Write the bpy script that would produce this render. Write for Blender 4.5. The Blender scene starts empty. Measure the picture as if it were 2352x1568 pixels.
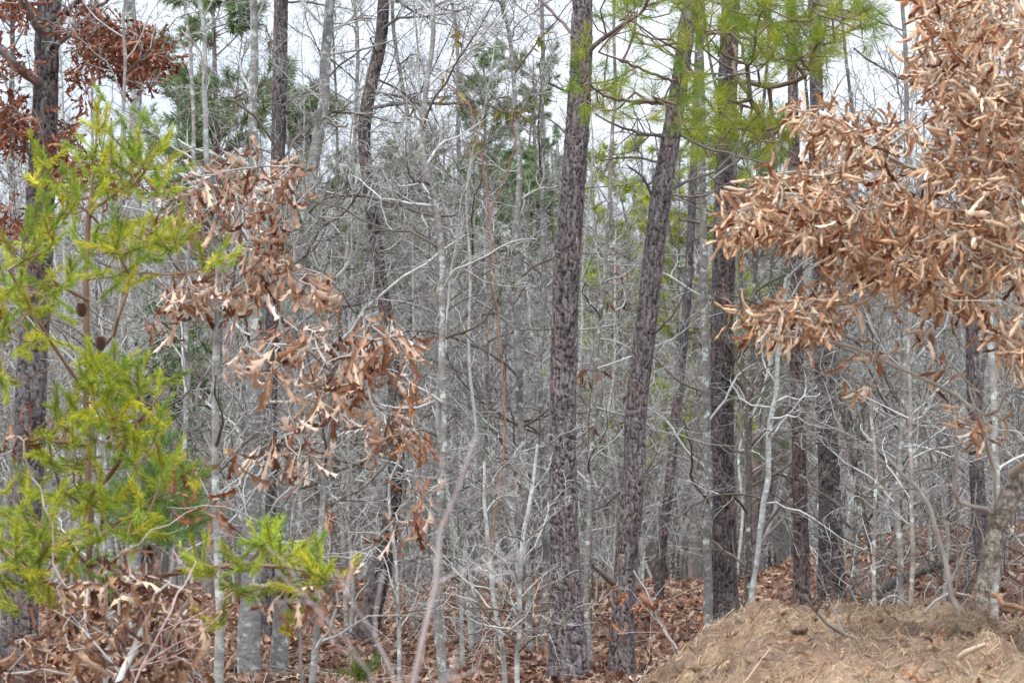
import bpy, math
import numpy as np
from mathutils import Vector

# ------------------------------------------------------------------ camera, world, light
scene = bpy.context.scene
col = scene.collection
F = 5553.0                      # focal length in pixels of a 2352 px wide frame (85 mm on 36 mm)
EYE = np.array([0.0, 0.0, 1.6])
PITCH = math.atan(296 / F)
cam_d = bpy.data.cameras.new("camera")
cam_d.lens = 85; cam_d.sensor_width = 36; cam_d.clip_start = 0.1; cam_d.clip_end = 1500
cam_d.dof.use_dof = True; cam_d.dof.focus_distance = 17.5; cam_d.dof.aperture_fstop = 8.0
cam = bpy.data.objects.new("camera", cam_d); col.objects.link(cam)
cam.location = EYE; cam.rotation_euler = (math.pi / 2 + PITCH, 0, 0)
scene.camera = cam
scene.view_settings.view_transform = 'Standard'
scene.view_settings.look = 'None'; scene.view_settings.gamma = 1
scene.view_settings.exposure = 0.95
SUN_EL, SUN_AZ = math.radians(58), math.radians(205)     # overcast: a broad soft sun behind and above the camera
w = bpy.data.worlds.new("World"); scene.world = w; w.use_nodes = True
nt = w.node_tree; bg = nt.nodes['Background']
sky = nt.nodes.new('ShaderNodeTexSky'); sky.sky_type = 'NISHITA'; sky.sun_disc = False
sky.sun_elevation = SUN_EL; sky.sun_rotation = SUN_AZ; sky.dust_density = 6; sky.air_density = 1.0
tc = nt.nodes.new('ShaderNodeTexCoord')
mp = nt.nodes.new('ShaderNodeMapping'); mp.inputs['Scale'].default_value = (3, 3, 9)
nz = nt.nodes.new('ShaderNodeTexNoise'); nz.inputs['Scale'].default_value = 1.5; nz.inputs['Detail'].default_value = 6
rp = nt.nodes.new('ShaderNodeValToRGB')
rp.color_ramp.elements[0].position = 0.3; rp.color_ramp.elements[0].color = (5.7, 6.5, 7.7, 1)
rp.color_ramp.elements[1].position = 0.7; rp.color_ramp.elements[1].color = (7.6, 8.1, 8.9, 1)
mx = nt.nodes.new('ShaderNodeMixRGB'); mx.inputs[0].default_value = 0.88
nt.links.new(tc.outputs['Generated'], mp.inputs['Vector']); nt.links.new(mp.outputs[0], nz.inputs['Vector'])
nt.links.new(nz.outputs['Fac'], rp.inputs[0]); nt.links.new(sky.outputs[0], mx.inputs[1])
sx = nt.nodes.new('ShaderNodeSeparateXYZ'); nt.links.new(tc.outputs['Generated'], sx.inputs[0])
el = nt.nodes.new('ShaderNodeMapRange'); el.inputs['From Min'].default_value = .15; el.inputs['From Max'].default_value = .9
el.inputs['To Min'].default_value = .88; el.inputs['To Max'].default_value = 1.9; nt.links.new(sx.outputs['Z'], el.inputs['Value'])
gm = nt.nodes.new('ShaderNodeVectorMath'); gm.operation = 'MULTIPLY'; nt.links.new(mx.outputs[0], gm.inputs[0]); nt.links.new(el.outputs[0], gm.inputs[1])
nt.links.new(rp.outputs[0], mx.inputs[2]); nt.links.new(gm.outputs[0], bg.inputs[0])
bg.inputs[1].default_value = 0.10
sd = bpy.data.lights.new("sun", 'SUN'); sd.energy = 1.5; sd.angle = math.radians(14); sd.color = (1, .985, .965)
so = bpy.data.objects.new("sun", sd); col.objects.link(so)
dirv = Vector((math.sin(SUN_AZ) * math.cos(SUN_EL), math.cos(SUN_AZ) * math.cos(SUN_EL), math.sin(SUN_EL)))
so.rotation_euler = dirv.to_track_quat('Z', 'Y').to_euler()

# ------------------------------------------------------------------ helpers
def at(px, py, D):
    """point at forward distance D seen at picture position px, py (2352 x 1568)"""
    u = (px - 1176) / F; v = (784 - py) / F
    d = np.array([u, math.cos(PITCH) - v * math.sin(PITCH), math.sin(PITCH) + v * math.cos(PITCH)])
    return EYE + d * (D / d[1])
def ats(pts, D=None):
    return np.array([at(p[0], p[1], p[2] if len(p) > 2 and D is None else D) for p in pts])
def unit(a):
    return a / np.maximum(np.linalg.norm(a, axis=-1, keepdims=True), 1e-9)
def _h(ix, iy, iz, s):
    n = (ix * 374761393 + iy * 668265263 + iz * 1274126177 + s * 974634777) & 0xffffffff
    n = ((n ^ (n >> 13)) * 1274126177) & 0xffffffff
    n = ((n ^ (n >> 16)) * 2246822519) & 0xffffffff
    return ((n ^ (n >> 15)) & 0xffffff) / float(0xffffff)
def vnoise(p, s=0):
    p = np.asarray(p, float); i = np.floor(p).astype(np.int64); f = p - i; f = f * f * (3 - 2 * f); r = 0
    for dx in (0, 1):
        for dy in (0, 1):
            for dz in (0, 1):
                wgt = (f[..., 0] if dx else 1 - f[..., 0]) * (f[..., 1] if dy else 1 - f[..., 1]) * (f[..., 2] if dz else 1 - f[..., 2])
                r = r + wgt * _h(i[..., 0] + dx, i[..., 1] + dy, i[..., 2] + dz, s)
    return r
def fbm(p, o=4, s=0):
    r = 0; a = .5
    for k in range(o):
        r = r + a * (vnoise(np.asarray(p) * 2 ** k, s + k) - .5) * 2; a *= .5
    return r
def sstep(a, b, x):
    t = np.clip((x - a) / (b - a), 0, 1); return t * t * (3 - 2 * t)

class MB:
    """collects faces and links them as ONE mesh object"""
    def __init__(s): s.v = []; s.c = []; s.q = []; s.t = []; s.n = 0
    def add(s, v, quads=None, tris=None, c=(1, 1, 1)):
        v = np.asarray(v, float).reshape(-1, 3); c = np.asarray(c, float)
        if c.ndim == 1: c = np.tile(c, (len(v), 1))
        s.v.append(v); s.c.append(c.reshape(-1, 3))
        if quads is not None and len(quads): s.q.append(np.asarray(quads, np.int64).reshape(-1, 4) + s.n)
        if tris is not None and len(tris): s.t.append(np.asarray(tris, np.int64).reshape(-1, 3) + s.n)
        s.n += len(v)
    def mesh(s, name, mat, origin=(0, 0, 0), smooth=True):
        v = np.concatenate(s.v) - np.asarray(origin); c = np.concatenate(s.c)
        q = np.concatenate(s.q) if s.q else np.zeros((0, 4), np.int64)
        t = np.concatenate(s.t) if s.t else np.zeros((0, 3), np.int64)
        me = bpy.data.meshes.new(name)
        me.vertices.add(len(v)); me.vertices.foreach_set('co', v.astype(np.float32).ravel())
        loops = np.concatenate([q.ravel(), t.ravel()]).astype(np.int32)
        me.loops.add(len(loops)); me.loops.foreach_set('vertex_index', loops)
        tot = np.concatenate([np.full(len(q), 4), np.full(len(t), 3)]).astype(np.int32)
        st = np.concatenate([[0], np.cumsum(tot)[:-1]]).astype(np.int32)
        me.polygons.add(len(tot)); me.polygons.foreach_set('loop_start', st); me.polygons.foreach_set('loop_total', tot)
        me.polygons.foreach_set('use_smooth', np.full(len(tot), smooth, bool))
        me.update(calc_edges=True)
        a = me.color_attributes.new('tint', 'FLOAT_COLOR', 'POINT')
        a.data.foreach_set('color', np.concatenate([c, np.ones((len(c), 1))], 1).astype(np.float32).ravel())
        me.materials.append(mat)
        return me
    def build(s, name, mat, parent=None, origin=(0, 0, 0), smooth=True):
        o = bpy.data.objects.new(name, s.mesh(name, mat, origin, smooth)); col.objects.link(o)
        if parent is not None: o.parent = parent
        else: o.location = origin
        return o
def tag(o, label=None, cat=None, group=None, kind=None):
    if label: o['label'] = label
    if cat: o['category'] = cat
    if group: o['group'] = group
    if kind: o['kind'] = kind
    return o
def thing(name, base, label, cat, group=None):
    o = bpy.data.objects.new(name, None); o.empty_display_size = .2; col.objects.link(o)
    o.location = tuple(base); return tag(o, label, cat, group)
def copy_tree(o):
    c = o.copy(); col.objects.link(c)
    for ch in [x for x in o.children]:
        d = ch.copy(); col.objects.link(d); d.parent = c
    return c

# ------------------------------------------------------------------ materials
def mat(name, noise=(30, 30, 30), amt=.35, bump=0., bscale=60, rough=.85, trans=0., back=None, second=None, sfac=(.5, .6), sscale=8):
    m = bpy.data.materials.new(name); m.use_nodes = True; n = m.node_tree; b = n.nodes['Principled BSDF']
    b.inputs['Roughness'].default_value = rough; b.inputs['Specular IOR Level'].default_value = .25
    at_ = n.nodes.new('ShaderNodeAttribute'); at_.attribute_name = 'tint'
    tcd = n.nodes.new('ShaderNodeTexCoord'); mpp = n.nodes.new('ShaderNodeMapping'); mpp.inputs['Scale'].default_value = noise
    n.links.new(tcd.outputs['Object'], mpp.inputs['Vector'])
    no = n.nodes.new('ShaderNodeTexNoise'); no.inputs['Scale'].default_value = 1; no.inputs['Detail'].default_value = 5
    no.inputs['Roughness'].default_value = .65
    n.links.new(mpp.outputs[0], no.inputs['Vector'])
    mr = n.nodes.new('ShaderNodeMapRange'); mr.inputs['From Min'].default_value = .25; mr.inputs['From Max'].default_value = .75
    mr.inputs['To Min'].default_value = 1 - amt; mr.inputs['To Max'].default_value = 1 + amt
    n.links.new(no.outputs['Fac'], mr.inputs['Value'])
    colr = at_.outputs['Color']
    if back:
        g = n.nodes.new('ShaderNodeNewGeometry'); mb = n.nodes.new('ShaderNodeMixRGB'); mb.blend_type = 'MULTIPLY'
        mb.inputs[2].default_value = (*back, 1)
        n.links.new(g.outputs['Backfacing'], mb.inputs[0]); n.links.new(colr, mb.inputs[1]); colr = mb.outputs[0]
    if second:
        n2 = n.nodes.new('ShaderNodeTexNoise'); n2.inputs['Scale'].default_value = sscale; n2.inputs['Detail'].default_value = 6
        n2.inputs['Roughness'].default_value = .7
        r2 = n.nodes.new('ShaderNodeMapRange'); r2.inputs['From Min'].default_value = sfac[0]; r2.inputs['From Max'].default_value = sfac[1]
        n.links.new(tcd.outputs['Object'], n2.inputs['Vector']); n.links.new(n2.outputs['Fac'], r2.inputs['Value'])
        m2 = n.nodes.new('ShaderNodeMixRGB'); m2.inputs[2].default_value = (*second, 1)
        n.links.new(r2.outputs[0], m2.inputs[0]); n.links.new(colr, m2.inputs[1]); colr = m2.outputs[0]
    mu = n.nodes.new('ShaderNodeVectorMath'); mu.operation = 'MULTIPLY'
    n.links.new(colr, mu.inputs[0]); n.links.new(mr.outputs[0], mu.inputs[1])
    n.links.new(mu.outputs[0], b.inputs['Base Color'])
    if bump:
        bn = n.nodes.new('ShaderNodeBump'); bn.inputs['Strength'].default_value = 1; bn.inputs['Distance'].default_value = bump
        n3 = n.nodes.new('ShaderNodeTexNoise'); n3.inputs['Scale'].default_value = bscale; n3.inputs['Detail'].default_value = 6
        n.links.new(tcd.outputs['Object'], n3.inputs['Vector']); n.links.new(n3.outputs['Fac'], bn.inputs['Height'])
        n.links.new(bn.outputs[0], b.inputs['Normal'])
    if trans:
        out = n.nodes['Material Output']; tr = n.nodes.new('ShaderNodeBsdfTranslucent'); ms = n.nodes.new('ShaderNodeMixShader')
        ms.inputs[0].default_value = trans
        n.links.new(mu.outputs[0], tr.inputs[0]); n.links.new(b.outputs[0], ms.inputs[1]); n.links.new(tr.outputs[0], ms.inputs[2])
        n.links.new(ms.outputs[0], out.inputs[0])
    return m
M_pine = mat('pine_bark', (60, 60, 14), .75, .008, 55, .9)
M_grey = mat('lichen_bark', (16, 16, 40), .5, .004, 70, .85, second=(.46, .50, .46), sfac=(.55, .60), sscale=14)
M_twig = mat('twig_bark', (9, 9, 9), .40, 0, rough=.8)
M_dead = mat('dry_leaf', (30, 30, 30), .30, .0015, 70, .6, .10, back=(.66, .52, .44))
M_russet = mat('russet_leaf', (30, 30, 30), .25, .001, 90, .45, .18, back=(.85, .7, .6))
M_needle = mat('pine_needles', (6, 6, 6), .25, 0, rough=.5, trans=.30)
M_green = mat('green_leaf', (20, 20, 20), .25, 0, rough=.4, trans=.25)
M_litter = mat('leaf_litter', (25, 25, 25), .3, .001, 60, .7, .08, back=(.8, .75, .7))
M_ground = mat('forest_soil', (4, 4, 4), .4, .03, 14, .95, second=(.10, .055, .035), sfac=(.4, .65), sscale=7)
M_soil = mat('root_soil', (14, 14, 14), .45, .012, 55, .95, second=(.20, .13, .085), sfac=(.45, .62), sscale=9)
M_cone = mat('cone_scale', (60, 60, 60), .4, 0, rough=.7)

# ------------------------------------------------------------------ tubes, branches, leaves
def tubes(mb, P, R, c, sides=3):
    """P (M,k,3) centre lines, R (M,k) radii, c (M,3) or (3,)"""
    M, k, _ = P.shape
    d = unit(P[:, -1] - P[:, 0]); ref = np.where(np.abs(d[:, 2:3]) > .9, np.array([[1., 0, 0]]), np.array([[0, 0, 1.]]))
    u = unit(np.cross(d, ref)); v = np.cross(d, u)
    th = np.arange(sides) / sides * 2 * math.pi
    ring = u[:, None, :] * np.cos(th)[None, :, None] + v[:, None, :] * np.sin(th)[None, :, None]
    V = P[:, :, None, :] + R[:, :, None, None] * ring[:, None, :, :]
    b = (np.arange(M) * k * sides)[:, None, None]
    i = (np.arange(k - 1) * sides)[None, :, None]; j = np.arange(sides)[None, None, :]; j2 = (np.arange(sides) + 1)[None, None, :] % sides
    q = np.stack([b + i + j, b + i + j2, b + i + sides + j2, b + i + sides + j], -1)
    c = np.asarray(c, float); c = np.tile(c, (M, 1)) if c.ndim == 1 else c
    mb.add(V, quads=q, c=np.repeat(c, k * sides, 0))
def kids(rng, P, R, n, t0, t1, lens, a0, a1, k, wig=.2, up=.0, rs=.6, rmin=.0012, taper=.25, flat=0.):
    M, m, _ = P.shape
    idx = np.repeat(np.arange(M), n); t = rng.uniform(t0, t1, len(idx)) * (m - 1)
    i = np.minimum(t.astype(int), m - 2); f = (t - i)[:, None]
    pos = P[idx, i] * (1 - f) + P[idx, i + 1] * f; pd = unit(P[idx, i + 1] - P[idx, i])
    r0 = (R[idx, i] * (1 - f[:, 0]) + R[idx, i + 1] * f[:, 0])
    rv = rng.normal(size=(len(idx), 3)); rv[:, 2] *= (1 - flat); perp = unit(np.cross(pd, unit(rv))); 
    if flat: perp[:, 2] *= (1 - flat); perp = unit(perp)
    a = rng.uniform(a0, a1, len(idx))[:, None]
    d = unit(np.cos(a) * pd + np.sin(a) * perp)
    tt = t / (m - 1)
    L = (lens[idx] if hasattr(lens, '__len__') else np.full(len(idx), lens)) * rng.uniform(.5, 1.2, len(idx)) * (1.15 - .6 * tt)
    out = [pos]
    for s in range(k):
        d = unit(d + rng.normal(size=d.shape) * wig + np.array([0, 0, up]))
        pos = pos + d * (L / k)[:, None]; out.append(pos)
    Pn = np.stack(out, 1)
    rb = np.maximum(np.minimum(r0 * rs, L * .02), rmin)
    Rn = np.maximum(rb[:, None] * np.linspace(1, taper, k + 1)[None], rmin * .8)
    return Pn, Rn, L
def smooth_path(pts, R, step):
    pts = np.asarray(pts, float); R = np.asarray(R, float)
    s = np.concatenate([[0], np.cumsum(np.linalg.norm(np.diff(pts, axis=0), axis=1))])
    n = max(int(s[-1] / step), 3); ss = np.linspace(0, s[-1], n * 1)
    # catmull-like smoothing by cubic hermite
    tan = np.gradient(pts, s, axis=0)
    i = np.clip(np.searchsorted(s, ss, side='right') - 1, 0, len(s) - 2); h = (s[i + 1] - s[i]); f = ((ss - s[i]) / h)[:, None]; h = h[:, None]
    P = (2 * f**3 - 3 * f**2 + 1) * pts[i] + (f**3 - 2 * f**2 + f) * h * tan[i] + (-2 * f**3 + 3 * f**2) * pts[i + 1] + (f**3 - f**2) * h * tan[i + 1]
    return P, np.interp(ss, s, R)
def trunk_mesh(mb, P, R, kind, seed, nth=28, cell=(.032, .085), cbase=(.2, .17, .165)):
    """closed round trunk along P with bark relief; kind 'pine' = cracked plates, 'smooth' = faint bumps"""
    n = len(P); th = np.linspace(0, 2 * math.pi, nth, endpoint=False) + math.pi / 2
    tan = unit(np.gradient(P, axis=0)); u = unit(np.cross(tan, np.array([[0, 1., 0]]) + np.zeros_like(tan))); v = np.cross(tan, u)
    L = np.concatenate([[0], np.cumsum(np.linalg.norm(np.diff(P, axis=0), axis=1))])
    Rm = R.mean(); A = (th[None] * Rm + 0 * L[:, None]); Z = L[:, None] + 0 * th[None]
    cyl = np.stack([np.cos(th)[None] * Rm + 0 * Z, np.sin(th)[None] * Rm + 0 * Z, Z], -1)
    if kind == 'pine':
        warp = fbm(cyl * np.array([22, 22, 12.]), 3, seed); w2 = fbm(cyl * 16 + 7, 3, seed + 9)
        a = A / cell[0] + warp * 1.15; z = Z / cell[1] + w2 * 1.4
        ia = np.floor(a).astype(int); iz = np.floor(z).astype(int)
        f1 = np.full(a.shape, 9.); f2 = f1.copy(); idr = np.zeros(a.shape); idr2 = np.zeros(a.shape)
        for da in (-1, 0, 1):
            for dz in (-1, 0, 1):
                ja = ia + da; jz = iz + dz
                cx = ja + .1 + .8 * _h(ja, jz, 0 * ja, seed); cz = jz + .1 + .8 * _h(ja, jz, 0 * ja + 1, seed)
                d = np.hypot(a - cx, z - cz); hid = _h(ja, jz, 0 * ja + 2, seed); h2 = _h(ja, jz, 0 * ja + 3, seed)
                new = d < f1
                f2 = np.where(new, f1, np.minimum(f2, d)); idr = np.where(new, hid, idr); idr2 = np.where(new, h2, idr2)
                f1 = np.where(new, d, f1)
        gap = f2 - f1; edge = sstep(.02, .17, gap + .05 * fbm(cyl * 60, 2, seed + 2)); soft = sstep(0, .45, gap); fine = fbm(cyl * 60, 3, seed + 3)
        depth = min(.017, Rm * .17)
        disp = depth * (.6 * edge + .4 * soft - 1) + depth * .5 * (idr - .5) + .003 * fine
        tone = (.84 + .34 * (idr - .3) + .45 * fine + .40 * fbm(cyl * np.array([40, 40, 9.]), 3, seed + 6))[..., None]
        red = .7 * sstep(.62, .95, idr2 + .35 * fbm(cyl * 3, 2, seed + 5))[..., None]
        cc = np.array(cbase) * (1 - red) + np.array([.185, .135, .12]) * red
        lich = sstep(.18, .45, fbm(cyl * np.array([5, 5, 3.]), 4, seed + 8))[..., None]
        cc = cc * tone; cc = cc * (1 - .45 * lich) + np.array([.27, .27, .26]) * .45 * lich
        cc = cc * edge[..., None] + np.array([.028, .022, .022]) * (1 - edge[..., None])
    elif kind == 'gnarly':
        disp = Rm * (.5 * fbm(cyl * np.array([12, 12, 12.]), 3, seed) + .40 * np.abs(fbm(cyl * np.array([45, 45, 30.]), 3, seed + 1)))
        cc = np.array(cbase) * (1 + .7 * fbm(cyl * np.array([40, 40, 22.]), 3, seed + 2))[..., None]
    else:
        disp = Rm * .10 * fbm(cyl * np.array([1 / Rm, 1 / Rm, 5]) * .6, 3, seed) + Rm * .05 * fbm(cyl * np.array([30, 30, 14.]), 2, seed + 1)
        tone = (1 + .35 * fbm(cyl * np.array([14, 14, 22.]), 3, seed + 2))[..., None]
        cc = np.array(cbase) * tone
        dk = sstep(.25, .5, fbm(cyl * np.array([9, 9, 4.]), 3, seed + 4))[..., None]; cc = cc * (1 - .45 * dk)
    rr = R[:, None] + disp
    V = P[:, None] + rr[..., None] * (u[:, None] * np.cos(th)[None, :, None] - v[:, None] * np.sin(th)[None, :, None])
    i = (np.arange(n - 1) * nth)[:, None]; j = np.arange(nth)[None]; j2 = (j + 1) % nth
    q = np.stack([i + j, i + j2, i + nth + j2, i + nth + j], -1)
    mb.add(V, quads=q, c=cc)
def leaf_var(rng, style):
    """one curled leaf, stem at the origin, pointing +x; returns V, quads"""
    if style == 'oak':
        s = np.array([-.22, -.02, .08, .20, .30, .40, .52, .62, .72, .84, .92, 1.0])
        wv = np.array([.008, .012, .06, .17, .05, .06, .30, .07, .08, .22, .05, .008])
        sh = np.array([0, 0, 0, .10, 0, 0, .14, 0, 0, .12, 0, 0]); roll = rng.uniform(5, 13); bend = rng.uniform(-2.2, 2.2)
    elif style == 'curl':
        s = np.array([-.18, 0, .12, .26, .4, .52, .64, .76, .88, 1.0])
        wv = np.array([.01, .015, .13, .22, .17, .26, .19, .22, .10, .01]); sh = np.zeros(10); roll = rng.uniform(8, 16); bend = rng.uniform(-1.6, 1.6)
    elif style == 'oval':
        s = np.array([-.1, 0, .2, .45, .7, 1.]); wv = np.array([.01, .02, .15, .2, .14, .01]); sh = np.zeros(6); roll = rng.uniform(-2, 3); bend = rng.uniform(-.8, .8)
    else:
        s = np.array([0, .22, .42, .6, .8, 1.]); wv = np.array([.02, .22, .14, .30, .20, .02]); sh = np.zeros(6); roll = rng.uniform(-4, 5); bend = rng.uniform(-1.4, 1.4)
    wv = wv * rng.uniform(.55, .95); cols = np.array([-1, -.5, 0, .5, 1.]) if style in ('oak', 'curl') else np.array([-1, 0, 1.])
    tw = rng.uniform(-.8, .8)
    V = []
    # midrib curve in x-z plane
    ang = np.cumsum(np.diff(s, prepend=s[0])) * bend; mid = np.cumsum(np.stack([np.cos(ang), 0 * ang, np.sin(ang)], -1) * np.diff(s, prepend=s[0])[:, None], 0)
    for k in range(len(s)):
        nrm = np.array([-math.sin(ang[k]), 0, math.cos(ang[k])]); fw = np.array([math.cos(ang[k]), 0, math.sin(ang[k])])
        sd_ = np.array([0, 1., 0]); a0 = tw * s[k]; sd2 = math.cos(a0) * sd_ + math.sin(a0) * nrm; n2 = -math.sin(a0) * sd_ + math.cos(a0) * nrm
        for cjj in cols:
            wd = wv[k] * cjj; rl = roll * (1 + .25 * math.sin(k * 1.7 + cjj)); t = wd * rl
            y = math.sin(t) / rl if abs(rl) > .01 else wd; zz = (1 - math.cos(t)) / rl
            V.append(mid[k] + sd2 * y + n2 * zz + fw * sh[k] * abs(cjj))
    V = np.array(V); m = len(cols); q = [[k * m + j, k * m + j + 1, (k + 1) * m + j + 1, (k + 1) * m + j] for k in range(len(s) - 1) for j in range(m - 1)]
    return V, np.array(q)
def frames(rng, d, roll=None):
    d = unit(d); r = rng.normal(size=d.shape); y = unit(np.cross(r, d)); z = np.cross(d, y)
    return np.stack([d, y, z], -1)
_rl = np.random.default_rng(5)
LV = {k: [leaf_var(_rl, k) for _ in range(n)] for k, n in (('oak', 14), ('curl', 14), ('oval', 5), ('lit', 6))}
def leaves(mb, rng, pos, d, size, cfun, style):
    pos = np.asarray(pos); n = len(pos); Rm = frames(rng, d); size = np.broadcast_to(size, (n,)); C = cfun(rng, n)
    var = rng.integers(0, len(LV[style]), n)
    for k, (V, q) in enumerate(LV[style]):
        s = np.where(var == k)[0]
        if not len(s): continue
        W = np.einsum('mij,vj->mvi', Rm[s], V) * size[s][:, None, None] + pos[s][:, None]
        Q = q[None] + (np.arange(len(s)) * len(V))[:, None, None]
        mb.add(W, quads=Q, c=np.repeat(C[s], len(V), 0))
def mixc(cols_, jit=.15):
    cols_ = np.array(cols_, float)
    def f(rng, n):
        c = cols_[rng.integers(0, len(cols_), n)]; return np.clip(c * rng.uniform(1 - jit, 1 + jit, (n, 1)), 0, 1)
    return f
C_tan = mixc([(.62, .47, .37), (.54, .39, .29), (.72, .58, .48), (.38, .23, .16), (.18, .08, .045), (.24, .11, .06), (.58, .41, .28)], .2)
C_curl = mixc([(.67, .49, .34), (.59, .41, .27), (.76, .61, .47), (.47, .28, .16), (.25, .11, .06), (.62, .41, .25)], .25)
C_red = mixc([(.22, .085, .045), (.28, .11, .06), (.17, .06, .035), (.33, .15, .08), (.24, .10, .06)], .2)
C_orange = mixc([(.40, .19, .09), (.33, .14, .06), (.25, .10, .05)], .2)
C_olive = mixc([(.16, .17, .03), (.22, .18, .03), (.30, .20, .04), (.12, .15, .03)], .2)
C_holly = mixc([(.06, .12, .03), (.09, .15, .04), (.05, .09, .03)], .2)
C_litter = mixc([(.27, .15, .10), (.35, .21, .15), (.20, .10, .07), (.42, .28, .20), (.25, .13, .08), (.13, .07, .05), (.50, .37, .28)], .25)
def needles(mb, rng, P0, P1, n, L, wdt, cfun, ang=(.5, 1.1)):
    """bottlebrush shoots from P0 to P1 (M,3); n needles each"""
    M = len(P0); d = unit(P1 - P0); t = rng.uniform(.0, 1.0, (M, n)); pos = P0[:, None] + (P1 - P0)[:, None] * t[..., None]
    rv = rng.normal(size=(M, n, 3)); pr = unit(np.cross(np.broadcast_to(d[:, None], rv.shape), rv)); a = rng.uniform(*ang, (M, n))[..., None] * (1.15 - .5 * t[..., None])
    nd = unit(np.cos(a) * d[:, None] + np.sin(a) * pr + np.array([0, 0, -.05])); ln = (L * rng.uniform(.6, 1.1, (M, n)))[..., None]
    sd_ = unit(np.cross(nd, rng.normal(size=nd.shape))) * wdt * .5
    droop = np.array([0, 0, -.10]) * ln
    V = np.stack([pos - sd_, pos + sd_, pos + nd * ln * .55 + sd_, pos + nd * ln * .55 - sd_, pos + nd * ln + droop], 2).reshape(-1, 3)
    N = M * n; b = np.arange(N) * 5
    C = cfun(rng, M)[:, None] * rng.uniform(.75, 1.25, (M, n, 1))
    mb.add(V, quads=np.stack([b, b + 1, b + 2, b + 3], -1), tris=np.stack([b + 3, b + 2, b + 4], -1), c=np.repeat(C.reshape(-1, 3), 5, 0))

class Skel:
    """branch skeleton grown towards target points; every target is joined to the nearest node"""
    def __init__(s): s.p = []; s.par = []; s.w = []
    def limb(s, pts, attach=None, step=.08, wob=.006, rng=None):
        pts = np.asarray(pts, float); P, _ = smooth_path(pts, np.zeros(len(pts)), step)
        if rng is not None: P[1:-1] += rng.normal(size=P[1:-1].shape) * wob
        prev = attach if attach is not None else (-1 if not s.p else int(np.argmin(((np.array(s.p) - P[0])**2).sum(1))))
        for q in P: s.p.append(q); s.par.append(prev); s.w.append(0.); prev = len(s.p) - 1
        return prev
    def grow(s, rng, T, step=.07, wob=.012, sag=0., bias=None):
        T = np.asarray(T); P = np.array(s.p); d0 = np.array([np.min(((P - t)**2).sum(1)) for t in T]); tips = np.zeros(len(T), int); dirs = np.zeros((len(T), 3))
        for k in np.argsort(d0):
            t = T[k]; P = np.array(s.p); dd = ((P - t)**2).sum(1)
            if bias is not None: dd = dd + bias * np.maximum(0, P[:, 2] - t[2])
            j = int(np.argmin(dd)); a = P[j]; L = np.linalg.norm(t - a); n = max(int(L / step), 1); prev = j
            for i in range(1, n + 1):
                f = i / n; q = a + (t - a) * f + np.array([0, 0, sag * L * math.sin(math.pi * f)])
                if i < n: q = q + rng.normal(size=3) * wob
                s.p.append(q); s.par.append(prev); s.w.append(0.); prev = len(s.p) - 1
            tips[k] = prev; pp = s.par[prev]; dirs[k] = s.p[prev] - s.p[pp]; s.w[prev] += 1
        return tips, unit(dirs + 1e-6)
    def tube(s, mb, rng, r1, expo=.42, rmax=.05, c=(.3, .28, .26), sides=4):
        n = len(s.p); wgt = np.array(s.w) + .001; par = np.array(s.par)
        for i in range(n - 1, -1, -1):
            if par[i] >= 0: wgt[par[i]] += wgt[i]
        r = np.minimum(r1 * np.maximum(wgt, .6)**expo, rmax); P = np.array(s.p); i = np.where(par >= 0)[0]
        A = P[par[i]]; B = P[i]; ra = np.minimum(r[par[i]], r[i] * 1.35)
        e = unit(B - A) * r[i][:, None] * .3
        cc = np.array(c)[None] * (.85 + .3 * vnoise(B * 3, 4)[:, None])
        tubes(mb, np.stack([A, B + e], 1), np.stack([ra, r[i]], 1), cc, sides)

# ------------------------------------------------------------------ terrain
def gz(x, y):
    x = np.asarray(x, float); y = np.asarray(y, float)
    z = -3.4 * sstep(33, 58, y) + 15.5 * sstep(72, 185, y) + 4 * sstep(185, 400, y)
    z = z + .75 * sstep(2.8, 5.5, x) * sstep(17, 28, y) * (1 - sstep(34, 50, y)) + .05 * np.sin(x * 1.3 + y * .7) * sstep(17, 22, y)
    p = np.stack([x * .35, y * .35, 0 * x], -1); z = z + .12 * fbm(p, 3, 2) * sstep(18, 24, y) + .03 * fbm(p * 6, 2, 12)
    return z
def grid(mb, X, Y, Z, c):
    ny, nx = X.shape; i = (np.arange(ny - 1) * nx)[:, None] + np.arange(nx - 1)[None]
    mb.add(np.stack([X, Y, Z], -1), quads=np.stack([i, i + 1, i + nx + 1, i + nx], -1), c=c)
ys = np.concatenate([np.linspace(-30, 15, 24), np.linspace(15.3, 36, 105), np.linspace(37, 200, 110), np.linspace(210, 900, 40)])
fx = np.linspace(-1, 1, 161); X = fx[None] * (12 + np.maximum(ys, 0) * .9)[:, None]; Y = np.repeat(ys[:, None], 161, 1)
g = MB(); grid(g, X, Y, gz(X, Y), (.17, .10, .068)); tag(g.build('ground', M_ground), kind='structure')

rng = np.random.default_rng(11)
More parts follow.
